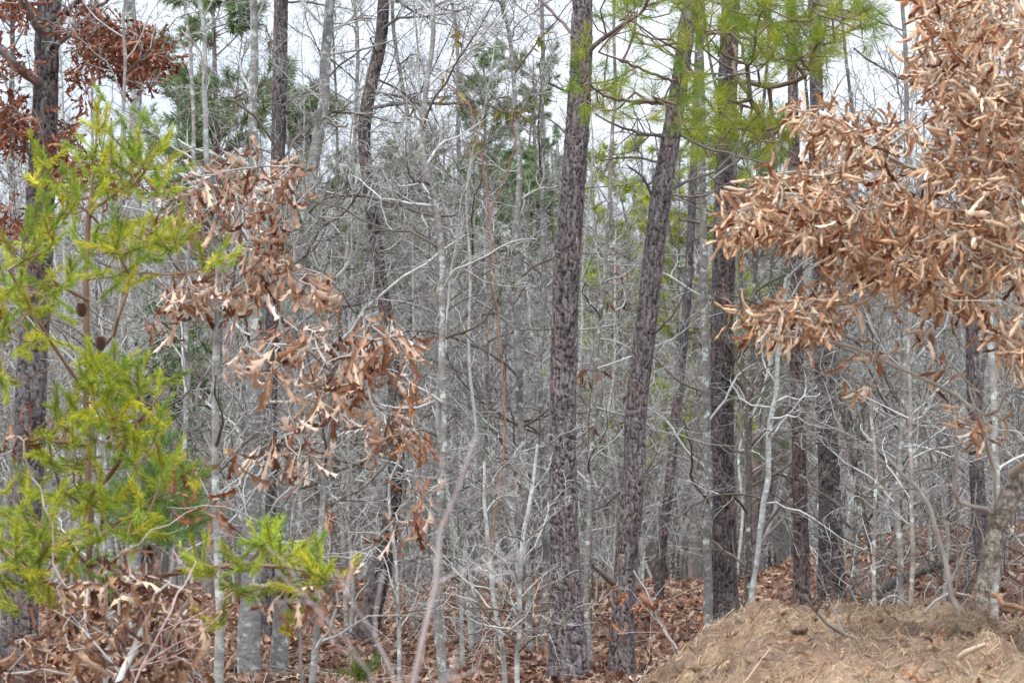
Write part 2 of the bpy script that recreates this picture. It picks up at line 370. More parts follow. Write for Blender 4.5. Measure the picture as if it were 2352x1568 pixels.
# fallen leaves over the forest floor: nobody could count them
lb = MB(); n = 46000
yy = 16.6 + (rng.random(n)**1.15) * 21; xx = rng.uniform(-1, 1, n) * (yy * .235 + .6)
pz = gz(xx, yy) + rng.uniform(.004, .06, n)
dd = np.stack([rng.normal(size=n), rng.normal(size=n), rng.normal(size=n) * .38], -1)
leaves(lb, rng, np.stack([xx, yy, pz], -1), dd, rng.uniform(.06, .13, n), C_litter, 'lit')
n = 1500; yy = 17 + rng.random(n) * 14; xx = rng.uniform(-1, 1, n) * (yy * .235)
dd = np.stack([rng.normal(size=n), rng.normal(size=n), rng.normal(size=n) * .38], -1)
leaves(lb, rng, np.stack([xx, yy, gz(xx, yy) + .05], -1), dd, rng.uniform(.09, .16, n), C_litter, 'oak')
tag(lb.build('leaf_litter', M_litter), 'brown fallen oak leaves covering the forest floor between the trunks', 'fallen leaves', kind='stuff')
sb = MB(); n = 900; yy = 17 + rng.random(n) * 14; xx = rng.uniform(-1, 1, n) * (yy * .235)
p0 = np.stack([xx, yy, gz(xx, yy) + .06], -1); st = [p0]; d = unit(np.stack([rng.normal(size=n), rng.normal(size=n), rng.uniform(-.1, .35, n)], -1)); L = rng.uniform(.15, .7, n)
for k in range(4): d = unit(d + rng.normal(size=d.shape) * .18); st.append(st[-1] + d * (L / 4)[:, None])
tubes(sb, np.stack(st, 1), np.repeat(rng.uniform(.0015, .005, n)[:, None], 5, 1), np.array([.33, .28, .25]) * rng.uniform(.5, 1.2, (n, 1)), 3)
tag(sb.build('fallen_twigs', M_twig), 'thin grey fallen twigs scattered over the brown leaf litter', 'twigs', kind='stuff')

# ------------------------------------------------------------------ dirt mound, right foreground
CRX = [1380, 1480, 1560, 1640, 1700, 1780, 1900, 2000, 2090, 2150, 2190, 2235, 2290, 2352, 2500, 2800]
CRY = [1735, 1615, 1540, 1483, 1445, 1423, 1417, 1419, 1437, 1417, 1427, 1480, 1485, 1460, 1415, 1435]
def mz(x, y):
    px = 1176 + x / 11.0 * F; cy = np.interp(px, CRX, CRY); cz = 1.6 - (cy - 1080) / F * 11.0
    cz = np.where(px < 1380, 0, cz)
    ridge = sstep(4.6, 8.2, y) * (.85 + .15 * sstep(8, 10.8, y)) * (1 - sstep(11.4, 15.0, y))
    side = sstep(1300, 1480, px)
    p = np.stack([x, y, 0 * x], -1)
    nzv = .07 * fbm(p * 1.6, 3, 21) + .07 * fbm(p * 5, 3, 22) + .075 * np.abs(fbm(p * 11, 4, 23)) + .03 * fbm(p * 34, 3, 24) - .02
    return cz * ridge * side + nzv * ridge * side - .05 * (1 - ridge * side)
xs = np.linspace(.2, 6.2, 400); yv = np.linspace(4.4, 15.2, 520); X, Y = np.meshgrid(xs, yv); Z = mz(X, Y)
pp = np.stack([X, Y, Z], -1); tone = (1 + .5 * fbm(pp * 3, 4, 31) + .4 * fbm(pp * 16, 3, 32))[..., None]
wm = sstep(-.2, .4, fbm(pp * 1.3, 3, 33))[..., None]
cc = (np.array([.42, .30, .185]) * wm + np.array([.17, .115, .085]) * (1 - wm)) * np.clip(tone, .3, 1.7)
m = MB(); grid(m, X, Y, Z, cc); tag(m.build('dirt_mound', M_soil), kind='structure')
def strands(mb, rng, n, cols_, L0, L1, r0, r1, lift, kk=6, curl=.3, xr=(.5, 6), yr=(7.2, 12.6)):
    x = rng.uniform(*xr, n); y = rng.uniform(*yr, n); L = rng.uniform(L0, L1, n); a = rng.uniform(0, 6.28, n); cur = rng.normal(size=n) * curl
    pts = []
    hgt = rng.uniform(0, 1, n) * lift
    for k in range(kk):
        pts.append(np.stack([x, y, mz(x, y) + .006 + hgt * math.sin(math.pi * k / (kk - 1)) + (k == kk - 1) * rng.uniform(0, .8, n) * lift], -1))
        x = x + np.cos(a) * L / kk; y = y + np.sin(a) * L / kk; a = a + cur + rng.normal(size=n) * .15
    ok = x > .45
    P = np.stack(pts, 1)[ok]; n = len(P); r = rng.uniform(r0, r1, n)[:, None] * np.linspace(1, .4, kk)[None]
    c = np.array(cols_)[rng.integers(0, len(cols_), n)] * rng.uniform(.7, 1.2, (n, 1)); tubes(mb, P, r, c, 3)
m = MB()
strands(m, rng, 30000, [(.48, .35, .21), (.34, .23, .14), (.60, .46, .29), (.15, .10, .07), (.24, .16, .10), (.66, .53, .35)], .03, .16, .0007, .0018, .028, 5, .5)
strands(m, rng, 900, [(.62, .48, .30), (.66, .55, .40)], .10, .30, .0015, .003, .05, 6, .2, (2, 6), (7.2, 12))
strands(m, rng, 110, [(.50, .38, .28), (.33, .22, .16), (.6, .5, .4)], .15, .5, .0018, .0045, .05, 7, .35)
tag(m.build('dry_roots', M_twig), 'tan dry roots and straw matted over the dirt mound', 'roots', kind='stuff')
cl = MB(); n = 700; x = rng.uniform(.6, 5.6, n); y = rng.uniform(7.3, 12.4, n); sz = rng.uniform(.006, .028, n)
lat = np.array([[math.sin(a_) * math.cos(b_), math.sin(a_) * math.sin(b_), math.cos(a_)] for a_ in (.05, .8, 1.57, 2.3) for b_ in np.linspace(0, 2 * math.pi, 8, endpoint=False)])
qd = np.array([[i_ * 8 + j_, (i_ + 1) * 8 + j_, (i_ + 1) * 8 + (j_ + 1) % 8, i_ * 8 + (j_ + 1) % 8] for i_ in range(3) for j_ in range(8)])
cv = np.stack([x, y, mz(x, y) + sz * .25], -1)[:, None] + lat[None] * sz[:, None, None] * rng.uniform(.6, 1.3, (n, 32, 1)) * np.array([1.3, 1.2, .8])
cl.add(cv, quads=(qd[None] + (np.arange(n) * 32)[:, None, None]), c=np.repeat(np.array([.22, .15, .105]) * rng.uniform(.5, 1.6, (n, 1)), 32, 0))
tag(cl.build('soil_clods', M_soil), 'crumbled brown soil clods strewn over the dirt mound', 'soil clods', kind='stuff')
m = MB(); n = 900; x = rng.uniform(.5, 5.5, n); y = rng.uniform(7.4, 12, n)
leaves(m, rng, np.stack([x, y, mz(x, y) + .015], -1), np.stack([rng.normal(size=n), rng.normal(size=n), rng.normal(size=n) * .2], -1), rng.uniform(.04, .11, n), mixc([(.5, .33, .22), (.4, .22, .13), (.3, .15, .09), (.2, .1, .06)]), 'oak')
tag(m.build('mound_leaves', M_litter), 'few dry leaves scattered over the bare dirt mound', 'fallen leaves', kind='stuff')

# ------------------------------------------------------------------ hero pines
def base_of(P): return P[0]
def make_trunk(pts, D, kind, seed, extra_top=True, nth=28, cell=(.032, .085), cbase=(.2, .17, .165), step=.012, flare=True):
    """pts: (px, py, width px) listed from the foot upwards; continues above the frame"""
    P = np.array([at(a, b, D) for a, b, _ in pts]); R = np.array([w_ / 2 / F * D for *_, w_ in pts]) 
    foot = P[0].copy()
    zg = float(gz(foot[0], foot[1]))
    if foot[2] > zg - .1:
        dn = unit(P[0] - P[1]); k = (foot[2] - (zg - .12)) / max(-dn[2], .3); P = np.vstack([P[0] + dn * k, P]); R = np.concatenate([[R[0] * (1.12 if flare else 1.0)], R])
    if extra_top:
        up = unit(P[-1] - P[-2]); P = np.vstack([P, P[-1] + up * 1.6, P[-1] + (up + [0, 0, .3]) * 3.6]); R = np.concatenate([R, [R[-1] * .85, R[-1] * .6]])
    Ps, Rs = smooth_path(P, R, step)
    if kind in ('smooth', 'gnarly'): Ps[:, 0] += .035 * fbm(np.stack([Ps[:, 2] * 1.6, 0 * Rs + 3, 0 * Rs + seed], -1), 3, seed + 7)
    Ps[:, 0] += .012 * fbm(np.stack([Ps[:, 2] * 1.2, 0 * Rs, 0 * Rs + seed], -1), 2, seed)
    mb = MB(); trunk_mesh(mb, Ps, Rs, kind, seed, nth, cell, cbase)
    return Ps, Rs, mb
def limbs_dead(own, rng, P, R, n, t0, t1, L, *a, **k):
    for i in range(n):
        q = MB(); limbs_dead1(q, rng, P, R, 1, t0 + (t1 - t0) * i / n, t0 + (t1 - t0) * (i + 1) / n, L, *a, **k); q.build('limb', M_twig, own[0], own[1])
def limb_part(own, rng, *a):
    q = MB(); px_limb(q, rng, *a); q.build('limb', M_twig, own[0], own[1])
def limbs_dead1(mb, rng, P, R, n, t0, t1, L, c=(.2, .175, .16), up=.02, ang=(1.0, 1.6), r=.011, dens=1.):
    """bare side limbs with twigs"""
    A, Ra, L1 = kids(rng, P[None], R[None], n, t0, t1, L, *ang, 7, .16, up, 1, .004, .35)
    Ra = np.minimum(Ra, r) ; tubes(mb, A, Ra, np.array(c) * rng.uniform(.7, 1.3, (len(A), 1)), 5)
    B, Rb, L2 = kids(rng, A, Ra, int(6 * dens), .2, 1, L1 * .45, .5, 1.1, 5, .2, .03, .6, .0018)
    tubes(mb, B, Rb, np.array(c) * rng.uniform(.8, 1.4, (len(B), 1)), 3)
    C_, Rc, _ = kids(rng, B, Rb, int(4 * dens), .2, 1, L2 * .5, .5, 1.1, 3, .2, .03, .6, .0013)
    tubes(mb, C_, Rc, np.array(c) * rng.uniform(.8, 1.4, (len(C_), 1)), 3)
def px_limb(mb, rng, pts, r0, r1, c, twigs=8, tl=.35):
    P = ats(pts); P, R = smooth_path(P, np.linspace(r0, r1, len(P)), .06); P[1:] += rng.normal(size=P[1:].shape) * .004
    tubes(mb, P[None], R[None], np.array(c), 7)
    if twigs:
        B, Rb, L2 = kids(rng, P[None], R[None], twigs, .15, 1, tl, .5, 1.2, 5, .2, .02, .6, .0018); tubes(mb, B, Rb, np.array(c) * rng.uniform(.8, 1.4, (len(B), 1)), 3)
        C_, Rc, _ = kids(rng, B, Rb, 4, .2, 1, L2 * .5, .5, 1.1, 3, .22, .02, .6, .0013); tubes(mb, C_, Rc, np.array(c) * rng.uniform(.8, 1.4, (len(C_), 1)), 3)
    return P, R
DK = (.15, .125, .12)
C_nA = mixc([(.22, .28, .03), (.28, .32, .03), (.17, .25, .03), (.33, .34, .04)], .15)       # fresh yellow green
C_nB = mixc([(.42, .44, .04), (.50, .48, .035), (.33, .40, .035), (.24, .35, .035), (.38, .43, .04), (.22, .31, .035)], .2)       # young pine, brighter
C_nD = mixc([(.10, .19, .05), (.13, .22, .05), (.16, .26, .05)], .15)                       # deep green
PINES = {
 'P1': dict(D=18.1, pts=[(1305, 1590, 116), (1303, 1500, 90), (1300, 1400, 77), (1295, 1200, 66), (1293, 1000, 61), (1295, 800, 62), (1302, 600, 62), (1318, 400, 57), (1330, 200, 54), (1336, 0, 48)],
            label='thickest straight pine trunk with dark scaly bark, right of centre', seed=1),
 'P2': dict(D=18.5, pts=[(1427, 1572, 68), (1428, 1500, 60), (1432, 1400, 55), (1441, 1250, 54), (1455, 1100, 52), (1462, 950, 51), (1479, 800, 51), (1498, 620, 50), (1519, 450, 49), (1545, 300, 45), (1566, 150, 40), (1588, 0, 36)],
            label='leaning scaly pine beside the thickest trunk, green needles at its top', seed=2),
 'P3': dict(D=24.6, pts=[(1668, 1440, 80), (1665, 1350, 62), (1662, 1200, 56), (1660, 1000, 54), (1658, 800, 54), (1662, 600, 52), (1668, 400, 50), (1672, 200, 46), (1680, 0, 42)],
            label='dark furrowed pine standing at the left end of the dirt mound', seed=3),
 'P4': dict(D=23.0, pts=[(1842, 1400, 44), (1840, 1300, 40), (1836, 1100, 34), (1833, 900, 33), (1830, 700, 32), (1826, 500, 30), (1822, 300, 27), (1820, 100, 25), (1818, 0, 24)],
            label='slim reddish brown pine trunk rising behind the dirt mound', seed=4, cb=(.15, .11, .10)),
 'P5': dict(D=25.0, pts=[(1912, 1400, 72), (1910, 1300, 60), (1906, 1150, 52), (1900, 1000, 48), (1893, 850, 45), (1889, 650, 41), (1883, 400, 36), (1875, 200, 31), (1870, 0, 28)],
            label='deeply furrowed dark pine behind the mound, right of the slim reddish one', seed=5),
 'P7': dict(D=21.6, cb=(.085, .072, .072), pts=[(836, 1470, 62), (843, 1445, 58), (856, 1390, 52), (880, 1300, 45), (900, 1180, 38), (911, 1050, 37), (911, 950, 36), (900, 820, 33), (880, 680, 30), (858, 520, 29), (842, 400, 29), (836, 300, 31), (852, 200, 31), (873, 100, 30), (880, 0, 27)],
            label='crooked dark pine with its leaning foot on the leaf litter, left of centre', seed=7),
 'P8': dict(D=22.5, pts=[(617, 1500, 38), (618, 1300, 34), (620, 1100, 33), (622, 900, 31), (626, 700, 31), (633, 500, 32), (640, 300, 34), (644, 150, 34), (646, 0, 33)],
            label='dark straight pine trunk behind the pale double trunk on the left', seed=8),
 'P9': dict(D=21.0, pts=[(2268, 1420, 46), (2262, 1330, 40), (2250, 1200, 36), (2240, 1000, 33), (2232, 800, 30), (2225, 600, 28), (2220, 400, 27), (2214, 200, 25), (2210, 0, 24)],
            label='dark pine trunk behind the leafy foreground oak at the far right', seed=9),
 'P10': dict(D=31.0, pts=[(1512, 1370, 26), (1520, 1250, 23), (1538, 1100, 22), (1552, 950, 22), (1567, 820, 21), (1580, 650, 20), (1592, 400, 18), (1600, 200, 17), (1606, 0, 16)],
            label='thin slanting dark trunk in the gap between two big pines', seed=10),
}
pine_crowns = {}
for key, p in PINES.items():
    P, R, mb = make_trunk(p['pts'], p['D'], 'pine', p['seed'], nth=64 if key in ('P1', 'P2', 'P3') else 40, cbase=p.get('cb', (.165, .142, .144) if key in ('P1', 'P2') else (.105, .092, .096)),
                          cell=(.033, .16) if key in ('P1', 'P2') else (.034, .28), step=.010 if p['D'] < 20 else .014)
    base = P[0]; t = thing('pine_tree', base, p['label'], 'pine tree')
    mb.build('trunk', M_pine, t, base)
    r = np.random.default_rng(p['seed']); own = (t, base)
    if key == 'P1':
        limb_part(own, r, [(1345, 125, 18.1), (1385, 90, 17.9), (1420, 65, 17.7), (1470, 30, 17.5), (1500, -20, 17.3)], .022, .010, (.19, .15, .14), 10, .5)
        limb_part(own, r, [(1330, 90, 18.1), (1290, 50, 18.3), (1262, 22, 18.4), (1235, -10, 18.5)], .016, .008, (.19, .15, .14), 8, .5)
        limb_part(own, r, [(1318, 215, 18.1), (1285, 205, 18), (1262, 192, 17.9)], .012, .008, DK, 3, .3)
        limbs_dead(own, r, P, R, 9, .38, .95, .8, DK)
    elif key == 'P2':
        limb_part(own, r, [(1418, 1345, 18.5), (1395, 1325, 18.4), (1362, 1298, 18.3)], .034, .016, (.17, .14, .12), 2, .2)
        limb_part(own, r, [(1535, 315, 18.5), (1470, 305, 18.2), (1420, 290, 18), (1365, 265, 17.9)], .016, .006, DK, 12, .5)
        limb_part(own, r, [(1528, 375, 18.5), (1480, 365, 18.7), (1430, 362, 18.8), (1380, 368, 18.9)], .012, .005, DK, 12, .5)
        limb_part(own, r, [(1500, 768, 18.5), (1530, 740, 18.3), (1560, 700, 18.2), (1595, 620, 18.1)], .009, .004, DK, 8, .4)
        limb_part(own, r, [(1495, 445, 18.5), (1475, 405, 18.4), (1440, 380, 18.3)], .012, .006, DK, 6, .4)
        limb_part(own, r, [(1535, 440, 18.5), (1580, 415, 18.6), (1640, 395, 18.7), (1700, 330, 18.8)], .015, .006, DK, 8, .4)
        limb_part(own, r, [(1548, 300, 18.5), (1600, 330, 18.4), (1700, 360, 18.2), (1770, 380, 18.2)], .013, .005, DK, 10, .5)
        limbs_dead(own, r, P, R, 10, .35, .9, .9, DK)
    elif key == 'P3':
        limb_part(own, r, [(1655, 515, 24.6), (1630, 522, 24.5), (1600, 510, 24.4), (1562, 505, 24.3)], .020, .012, DK, 4, .4)
        limb_part(own, r, [(1640, 690, 24.6), (1622, 688, 24.5)], .012, .008, DK, 2, .2)
        limbs_dead(own, r, P, R, 14, .2, .9, 1.2, DK)
    elif key == 'P7':
        limb_part(own, r, [(848, 248, 21.6), (900, 240, 21.4), (960, 235, 21.3), (1040, 238, 21.2), (1170, 222, 21.1)], .020, .008, DK, 14, .6)
        limb_part(own, r, [(845, 210, 21.6), (920, 222, 21.8), (1010, 240, 21.9), (1100, 232, 21.9)], .016, .007, DK, 12, .6)
        limb_part(own, r, [(870, 75, 21.6), (910, 45, 21.4), (990, 38, 21.2), (1080, 20, 21.0)], .016, .008, DK, 12, .6)
        limbs_dead(own, r, P, R, 16, .3, .95, 1.0, DK)
    else:
        limbs_dead(own, r, P, R, 14, .25, .95, 1.1, DK)
    pine_crowns[key] = (t, base, P, R)

def clumps(rng, ells, D0, D1, poly=False):
    out = []
    for e in ells:
        cx, cy, rx, ry, n = e[:5]; da, db = (e[5], e[6]) if len(e) > 6 else (D0, D1)
        a = rng.uniform(0, 6.283, n); q = np.sqrt(rng.random(n))
        for k in range(n): out.append(at(cx + rx * q[k] * math.cos(a[k]), cy + ry * q[k] * math.sin(a[k]), rng.uniform(da, db)))
    return np.array(out)
def needle_crown(key, ells, D0, D1, n, L, wdt, cf, seed, shoot=.12, limbs=(), up=.5, wood=(.17, .12, .09), r1=.0035):
    """live pine foliage on limbs that leave the trunk"""
    t, base, P, R = pine_crowns[key]; r = np.random.default_rng(seed); sk = Skel(); sk.limb(P[::14], attach=-1, step=.15)
    for l in limbs: sk.limb(ats(l), rng=r)
    T = clumps(r, ells, D0, D1); tips, dirs = sk.grow(r, T, .10, .012, sag=-.05)
    nd = unit(dirs + np.array([0, 0, up]) + r.normal(size=dirs.shape) * .25)
    nm = MB(); needles(nm, r, T, T + nd * shoot, n, L, wdt, cf); nm.build('needles', M_needle, t, base)
    wk = len(P[::14]); wb = MB(); 
    sk2 = sk; n0 = 0
    sk2.tube(wb, r, r1, .42, .022, wood, 4); wb.build('live_branches', M_twig, t, base)
needle_crown('P2', [(1590, 20, 60, 30, 16), (1480, 20, 60, 30, 12), (1560, 90, 50, 50, 8), (1560, 190, 28, 60, 14), (1345, 165, 16, 70, 8, 16.2, 16.8), (1410, 220, 50, 45, 12, 16.5, 18), (1440, 130, 60, 50, 9),
              (1510, 250, 50, 40, 10), (1590, 260, 50, 50, 10), (1420, 30, 30, 30, 6), (1380, 250, 40, 25, 6)], 16.6, 19.2, 85, .13, .0024, C_nA, 41, .13,
             limbs=[[(1560, 190, 18.5), (1500, 170, 17.8), (1430, 140, 17.3), (1375, 120, 17)], [(1566, 150, 18.5), (1600, 180, 18), (1650, 190, 17.6)], [(1560, 230, 18.5), (1470, 235, 17.6), (1400, 225, 17.2), (1350, 190, 16.5)]])
needle_crown('P3', [(1650, 80, 50, 50, 22), (1720, 50, 60, 50, 26), (1850, 70, 80, 60, 34), (1940, 45, 50, 45, 22), (1990, 60, 30, 40, 12), (1770, 120, 70, 40, 26), (1870, 140, 60, 30, 18), (1775, 300, 40, 35, 26),
              (1700, 300, 60, 35, 26), (1630, 310, 40, 35, 12), (1760, 345, 50, 25, 12), (1680, 250, 60, 40, 14), (1620, 340, 50, 30, 12), (1730, 170, 70, 50, 10), (1690, 10, 250, 20, 36)], 19.5, 22.5, 85, .15, .0026, C_nA, 43, .16,
             limbs=[[(1676, 100, 24.6), (1690, 120, 22.5), (1700, 190, 21), (1745, 260, 20.5), (1790, 340, 20.3)], [(1700, 190, 21), (1780, 200, 20.8), (1850, 175, 20.6)], [(1678, 60, 24.6), (1760, 60, 22), (1880, 30, 21)]], r1=.0045)

# ------------------------------------------------------------------ pale lichened hardwoods and saplings near the camera
LC = (.235, .22, .20); TW = (.46, .465, .44)
def tw_col(rng, c, n):
    k = rng.random((n, 1)); dark = np.array([.115, .095, .075])
    return np.where(k < .40, dark * rng.uniform(.7, 1.5, (n, 1)), np.array(c) * rng.uniform(.75, 1.25, (n, 1)))
def twig_crown(mb, rng, P, R, n, t0, t1, L, c=TW, ang=(.7, 1.35), up=.02, wig=.2, dens=(7, 5, 3), rr=.5, rlim=.012, rmin=.0016):
    A, Ra, L1 = kids(rng, P[None], R[None], n, t0, t1, L, *ang, 9, wig, up, rr, .003, .3); Ra = np.minimum(Ra, rlim)
    tubes(mb, A, Ra, tw_col(rng, c, len(A)), 5)
    B, Rb, L2 = kids(rng, A, Ra, dens[0], .12, 1, L1 * .5, .5, 1.15, 6, wig * 1.1, up, .6, rmin * 1.3)
    tubes(mb, B, Rb, tw_col(rng, c, len(B)), 3)
    C_, Rc, L3 = kids(rng, B, Rb, dens[1], .15, 1, L2 * .5, .5, 1.2, 4, wig * 1.2, up, .6, rmin)
    tubes(mb, C_, Rc, tw_col(rng, c, len(C_)), 3)
    if dens[2]:
        D_, Rd, _ = kids(rng, C_, Rc, dens[2], .2, 1, L3 * .5, .5, 1.2, 2, wig, up, .6, rmin * .8)
        tubes(mb, D_, Rd, tw_col(rng, c, len(D_)), 3)
    return A, Ra
SAP = [
 ('hardwood_tree', 18.8, [(642, 1545, 44), (645, 1400, 38), (655, 1200, 34), (665, 1000, 31), (675, 800, 30), (690, 650, 30), (703, 520, 29), (718, 400, 28), (735, 280, 26), (748, 150, 24), (762, 0, 22)], 44, 1.5, (9, 6, 3), 'pale blotched trunk of the double pair, leaning right towards its top', 'tree', (.23, .225, .21)),
 ('hardwood_tree', 18.5, [(578, 1560, 56), (574, 1450, 52), (575, 1300, 44), (580, 1100, 38), (585, 900, 35), (588, 700, 30), (586, 500, 25), (581, 300, 21), (582, 150, 19), (580, 0, 17)], 40, 1.4, (9, 6, 3), 'pale blotched trunk with lichened foot, left one of the close pair', 'tree', (.24, .235, .22)),
 ('sapling', 17.0, [(1012, 1590, 26), (1010, 1450, 22), (1008, 1300, 19), (1012, 1100, 17), (1012, 850, 16), (1016, 650, 15), (1000, 480, 15), (978, 350, 14), (975, 200, 13), (990, 100, 11), (996, 0, 10)], 40, 1.3, (9, 6, 3), 'slender grey sapling left of centre, pale lichen on its foot', 'sapling', LC),
 ('sapling', 16.5, [(1162, 1600, 12), (1158, 1500, 11), (1140, 1380, 11), (1128, 1280, 10), (1118, 1200, 9), (1112, 1140, 8), (1108, 1060, 6)], 16, .9, (6, 5, 2), 'short thin whitish sapling, left of the two in front of the thick pine', 'sapling', (.46, .47, .44)),
 ('sapling', 16.3, [(1184, 1600, 13), (1190, 1500, 12), (1196, 1400, 12), (1190, 1300, 11), (1194, 1240, 10), (1210, 1170, 9), (1228, 1090, 8), (1240, 1020, 6)], 18, .9, (6, 5, 2), 'short thin whitish sapling forking beside the thick pine trunk', 'sapling', (.46, .47, .44)),
 ('sapling', 20.5, [(1222, 1545, 18), (1216, 1400, 16), (1205, 1200, 15), (1195, 1000, 15), (1188, 800, 16), (1186, 600, 15), (1192, 450, 14), (1188, 300, 12), (1178, 150, 10), (1160, 0, 8)], 44, 1.4, (9, 6, 3), 'grey sapling rising just left of the thickest pine', 'sapling', LC),
 ('sapling', 21.5, [(1100, 1500, 16), (1096, 1300, 14), (1110, 1100, 13), (1125, 900, 12), (1110, 700, 12), (1080, 560, 11), (1060, 420, 10), (1055, 250, 9), (1050, 100, 8), (1040, 0, 7)], 40, 1.4, (9, 6, 3), 'thin crooked grey sapling near the middle with dense twigs', 'sapling', LC),
 ('sapling', 19.0, [(1740, 1430, 14), (1728, 1380, 14), (1737, 1300, 12), (1746, 1180, 14), (1760, 1090, 13), (1764, 1000, 13), (1777, 900, 11), (1785, 810, 11), (1792, 720, 9), (1800, 640, 7)], 14, 1.0, (6, 4, 2), 'smooth whitish stem slanting up left of the slim reddish pine', 'sapling', (.34, .35, .335)),
 ('hardwood_tree', 21.0, [(2070, 1420, 16), (2064, 1200, 15), (2074, 900, 14), (2082, 600, 12), (2080, 300, 11), (2076, 100, 10), (2070, 0, 9)], 110, 1.5, (9, 7, 3), 'slim pale tree seen against the sky just left of the foreground oak leaves', 'tree', LC),
 ('sapling', 23.0, [(960, 1450, 15), (935, 1300, 14), (930, 1000, 13), (945, 700, 12), (950, 450, 11), (930, 250, 10), (905, 100, 9), (900, 0, 8)], 50, 1.5, (9, 6, 3), 'grey twiggy sapling just right of the crooked dark pine', 'sapling', LC),
 ('sapling', 21.0, [(1245, 1500, 13), (1250, 1200, 13), (1240, 900, 12), (1246, 600, 11), (1240, 350, 11), (1246, 150, 10), (1250, 0, 9)], 50, 1.4, (9, 6, 3), 'thin upright sapling hugging the left side of the thickest pine, bare', 'sapling', LC),
 ('sapling', 13.5, [(2100, 1440, 13), (2095, 1380, 12), (2092, 1250, 11), (2090, 1100, 10), (2087, 950, 9), (2085, 850, 8), (2084, 700, 7)], 16, .8, (5, 4, 2), 'thin straight pole behind the middle of the dirt mound', 'sapling', (.25, .215, .185)),
 ('sapling', 14.5, [(2016, 1440, 10), (2014, 1300, 9), (2015, 1150, 8), (2000, 1000, 8), (1990, 880, 7)], 14, .8, (5, 4, 2), 'very thin stem rising from behind the mound crest', 'sapling', (.25, .215, .185)),
 ('hardwood_tree', 17.5, [(2292, 1470, 22), (2290, 1300, 20), (2288, 1100, 18), (2283, 950, 17), (2276, 800, 16), (2270, 600, 15), (2260, 300, 13), (2255, 0, 11)], 26, 1.3, (6, 5, 2), 'pale grey trunk behind the leafy oak at the right edge', 'tree', (.27, .26, .24)),
 ('hardwood_tree', 22.0, [(1628, 1450, 24), (1626, 1300, 20), (1625, 1100, 18), (1622, 900, 17), (1620, 700, 17), (1618, 500, 16), (1612, 300, 16), (1606, 0, 13)], 22, 1.4, (6, 5, 2), 'pale lichened trunk hugging the left side of the furrowed pine', 'tree', (.20, .19, .175)),
 ('hardwood_tree', 22.0, [(308, 1450, 30), (306, 1200, 28), (305, 900, 26), (306, 600, 27), (310, 350, 28), (312, 200, 27), (300, 0, 24)], 18, 1.4, (6, 4, 2), 'smooth grey trunk against the sky, upper left behind the young pine', 'tree', (.27, .265, .25)),
 ('sapling', 14.5, [(240, 1420, 20), (235, 1250, 18), (228, 1100, 16), (250, 900, 15), (270, 700, 13), (280, 500, 11), (284, 300, 9), (290, 100, 8), (296, 0, 6)], 34, 1.2, (7, 5, 3), 'thin grey stem standing behind the bright green young pine', 'sapling', LC),
 ('sapling', 16.0, [(420, 1500, 14), (418, 1300, 13), (425, 1100, 12), (430, 900, 12), (425, 700, 12), (440, 500, 11), (446, 300, 10), (440, 100, 8), (430, 0, 7)], 44, 1.4, (8, 6, 3), 'thin twiggy sapling left of the leafy oak sapling', 'sapling', LC),
 ('sapling', 22.6, [(800, 1480, 14), (795, 1400, 13), (790, 1200, 12), (788, 1000, 12), (792, 800, 11), (800, 600, 11), (812, 400, 10), (820, 200, 9), (815, 0, 8)], 54, 1.4, (9, 6, 3), 'grey twiggy sapling just left of the crooked pine', 'sapling', LC),
 ('sapling', 19.5, [(1355, 1560, 12), (1352, 1400, 12), (1350, 1200, 11), (1358, 1000, 10), (1372, 800, 10), (1390, 600, 9), (1405, 400, 9), (1412, 200, 8), (1410, 0, 7)], 30, 1.2, (7, 5, 2), 'thin sapling in the gap between the two largest pines', 'sapling', LC),
]
for k, (nm, D, pts, nb, L, dens, label, cat, cb) in enumerate(SAP):
    short = pts[-1][1] > 500
    P, R, mb = make_trunk(pts, D, 'smooth', 100 + k, nth=16, cbase=cb, step=.02, extra_top=not short)
    base = P[0]; t = thing(nm, base, label, cat); mb.build('trunk', M_grey, t, base)
    r = np.random.default_rng(200 + k); br = MB(); twig_crown(br, r, P, R, nb, .12 if not short else .25, 1, L, c=np.array(TW) * (.8 if D < 15 else 1.05 if D < 20 else .9), dens=dens); br.build('crown', M_twig, t, base)

# ------------------------------------------------------------------ shared background trees
def proto_tree(seed, H, r0, cb, nb, L, dens, name, lean=.3, c=TW, low=.25, rmin=.0035):
    r = np.random.default_rng(seed); n = 9; z = np.linspace(-.3, H, n); wob = np.cumsum(r.normal(size=(n, 2)) * lean * .22, 0)
    P = np.stack([wob[:, 0], wob[:, 1], z], -1); P -= P[0] * np.array([1, 1, 0]); R = np.linspace(r0, r0 * .22, n)
    Ps, Rs = smooth_path(P, R, .12); mb = MB(); trunk_mesh(mb, Ps, Rs, 'smooth', seed, 10, cbase=cb)
    br = MB(); twig_crown(br, r, Ps, Rs, nb, low, 1, L, c=c, dens=dens, rlim=r0 * .5, up=.05, rmin=rmin)
    return mb.mesh('trunk', M_grey), br.mesh('crown', M_twig)
protos = []
for k in range(7):
    protos.append(proto_tree(300 + k, [11, 13, 9.5, 12, 10, 12.5, 11][k], [.06, .085, .045, .10, .05, .07, .04][k], [(.21, .195, .18), (.075, .06, .052), (.34, .33, .31), (.13, .11, .095)][k % 4], 34, 1.9, (7, 5, 0), 'bare', low=.42, c=(.36, .355, .335)))
sprotos = []
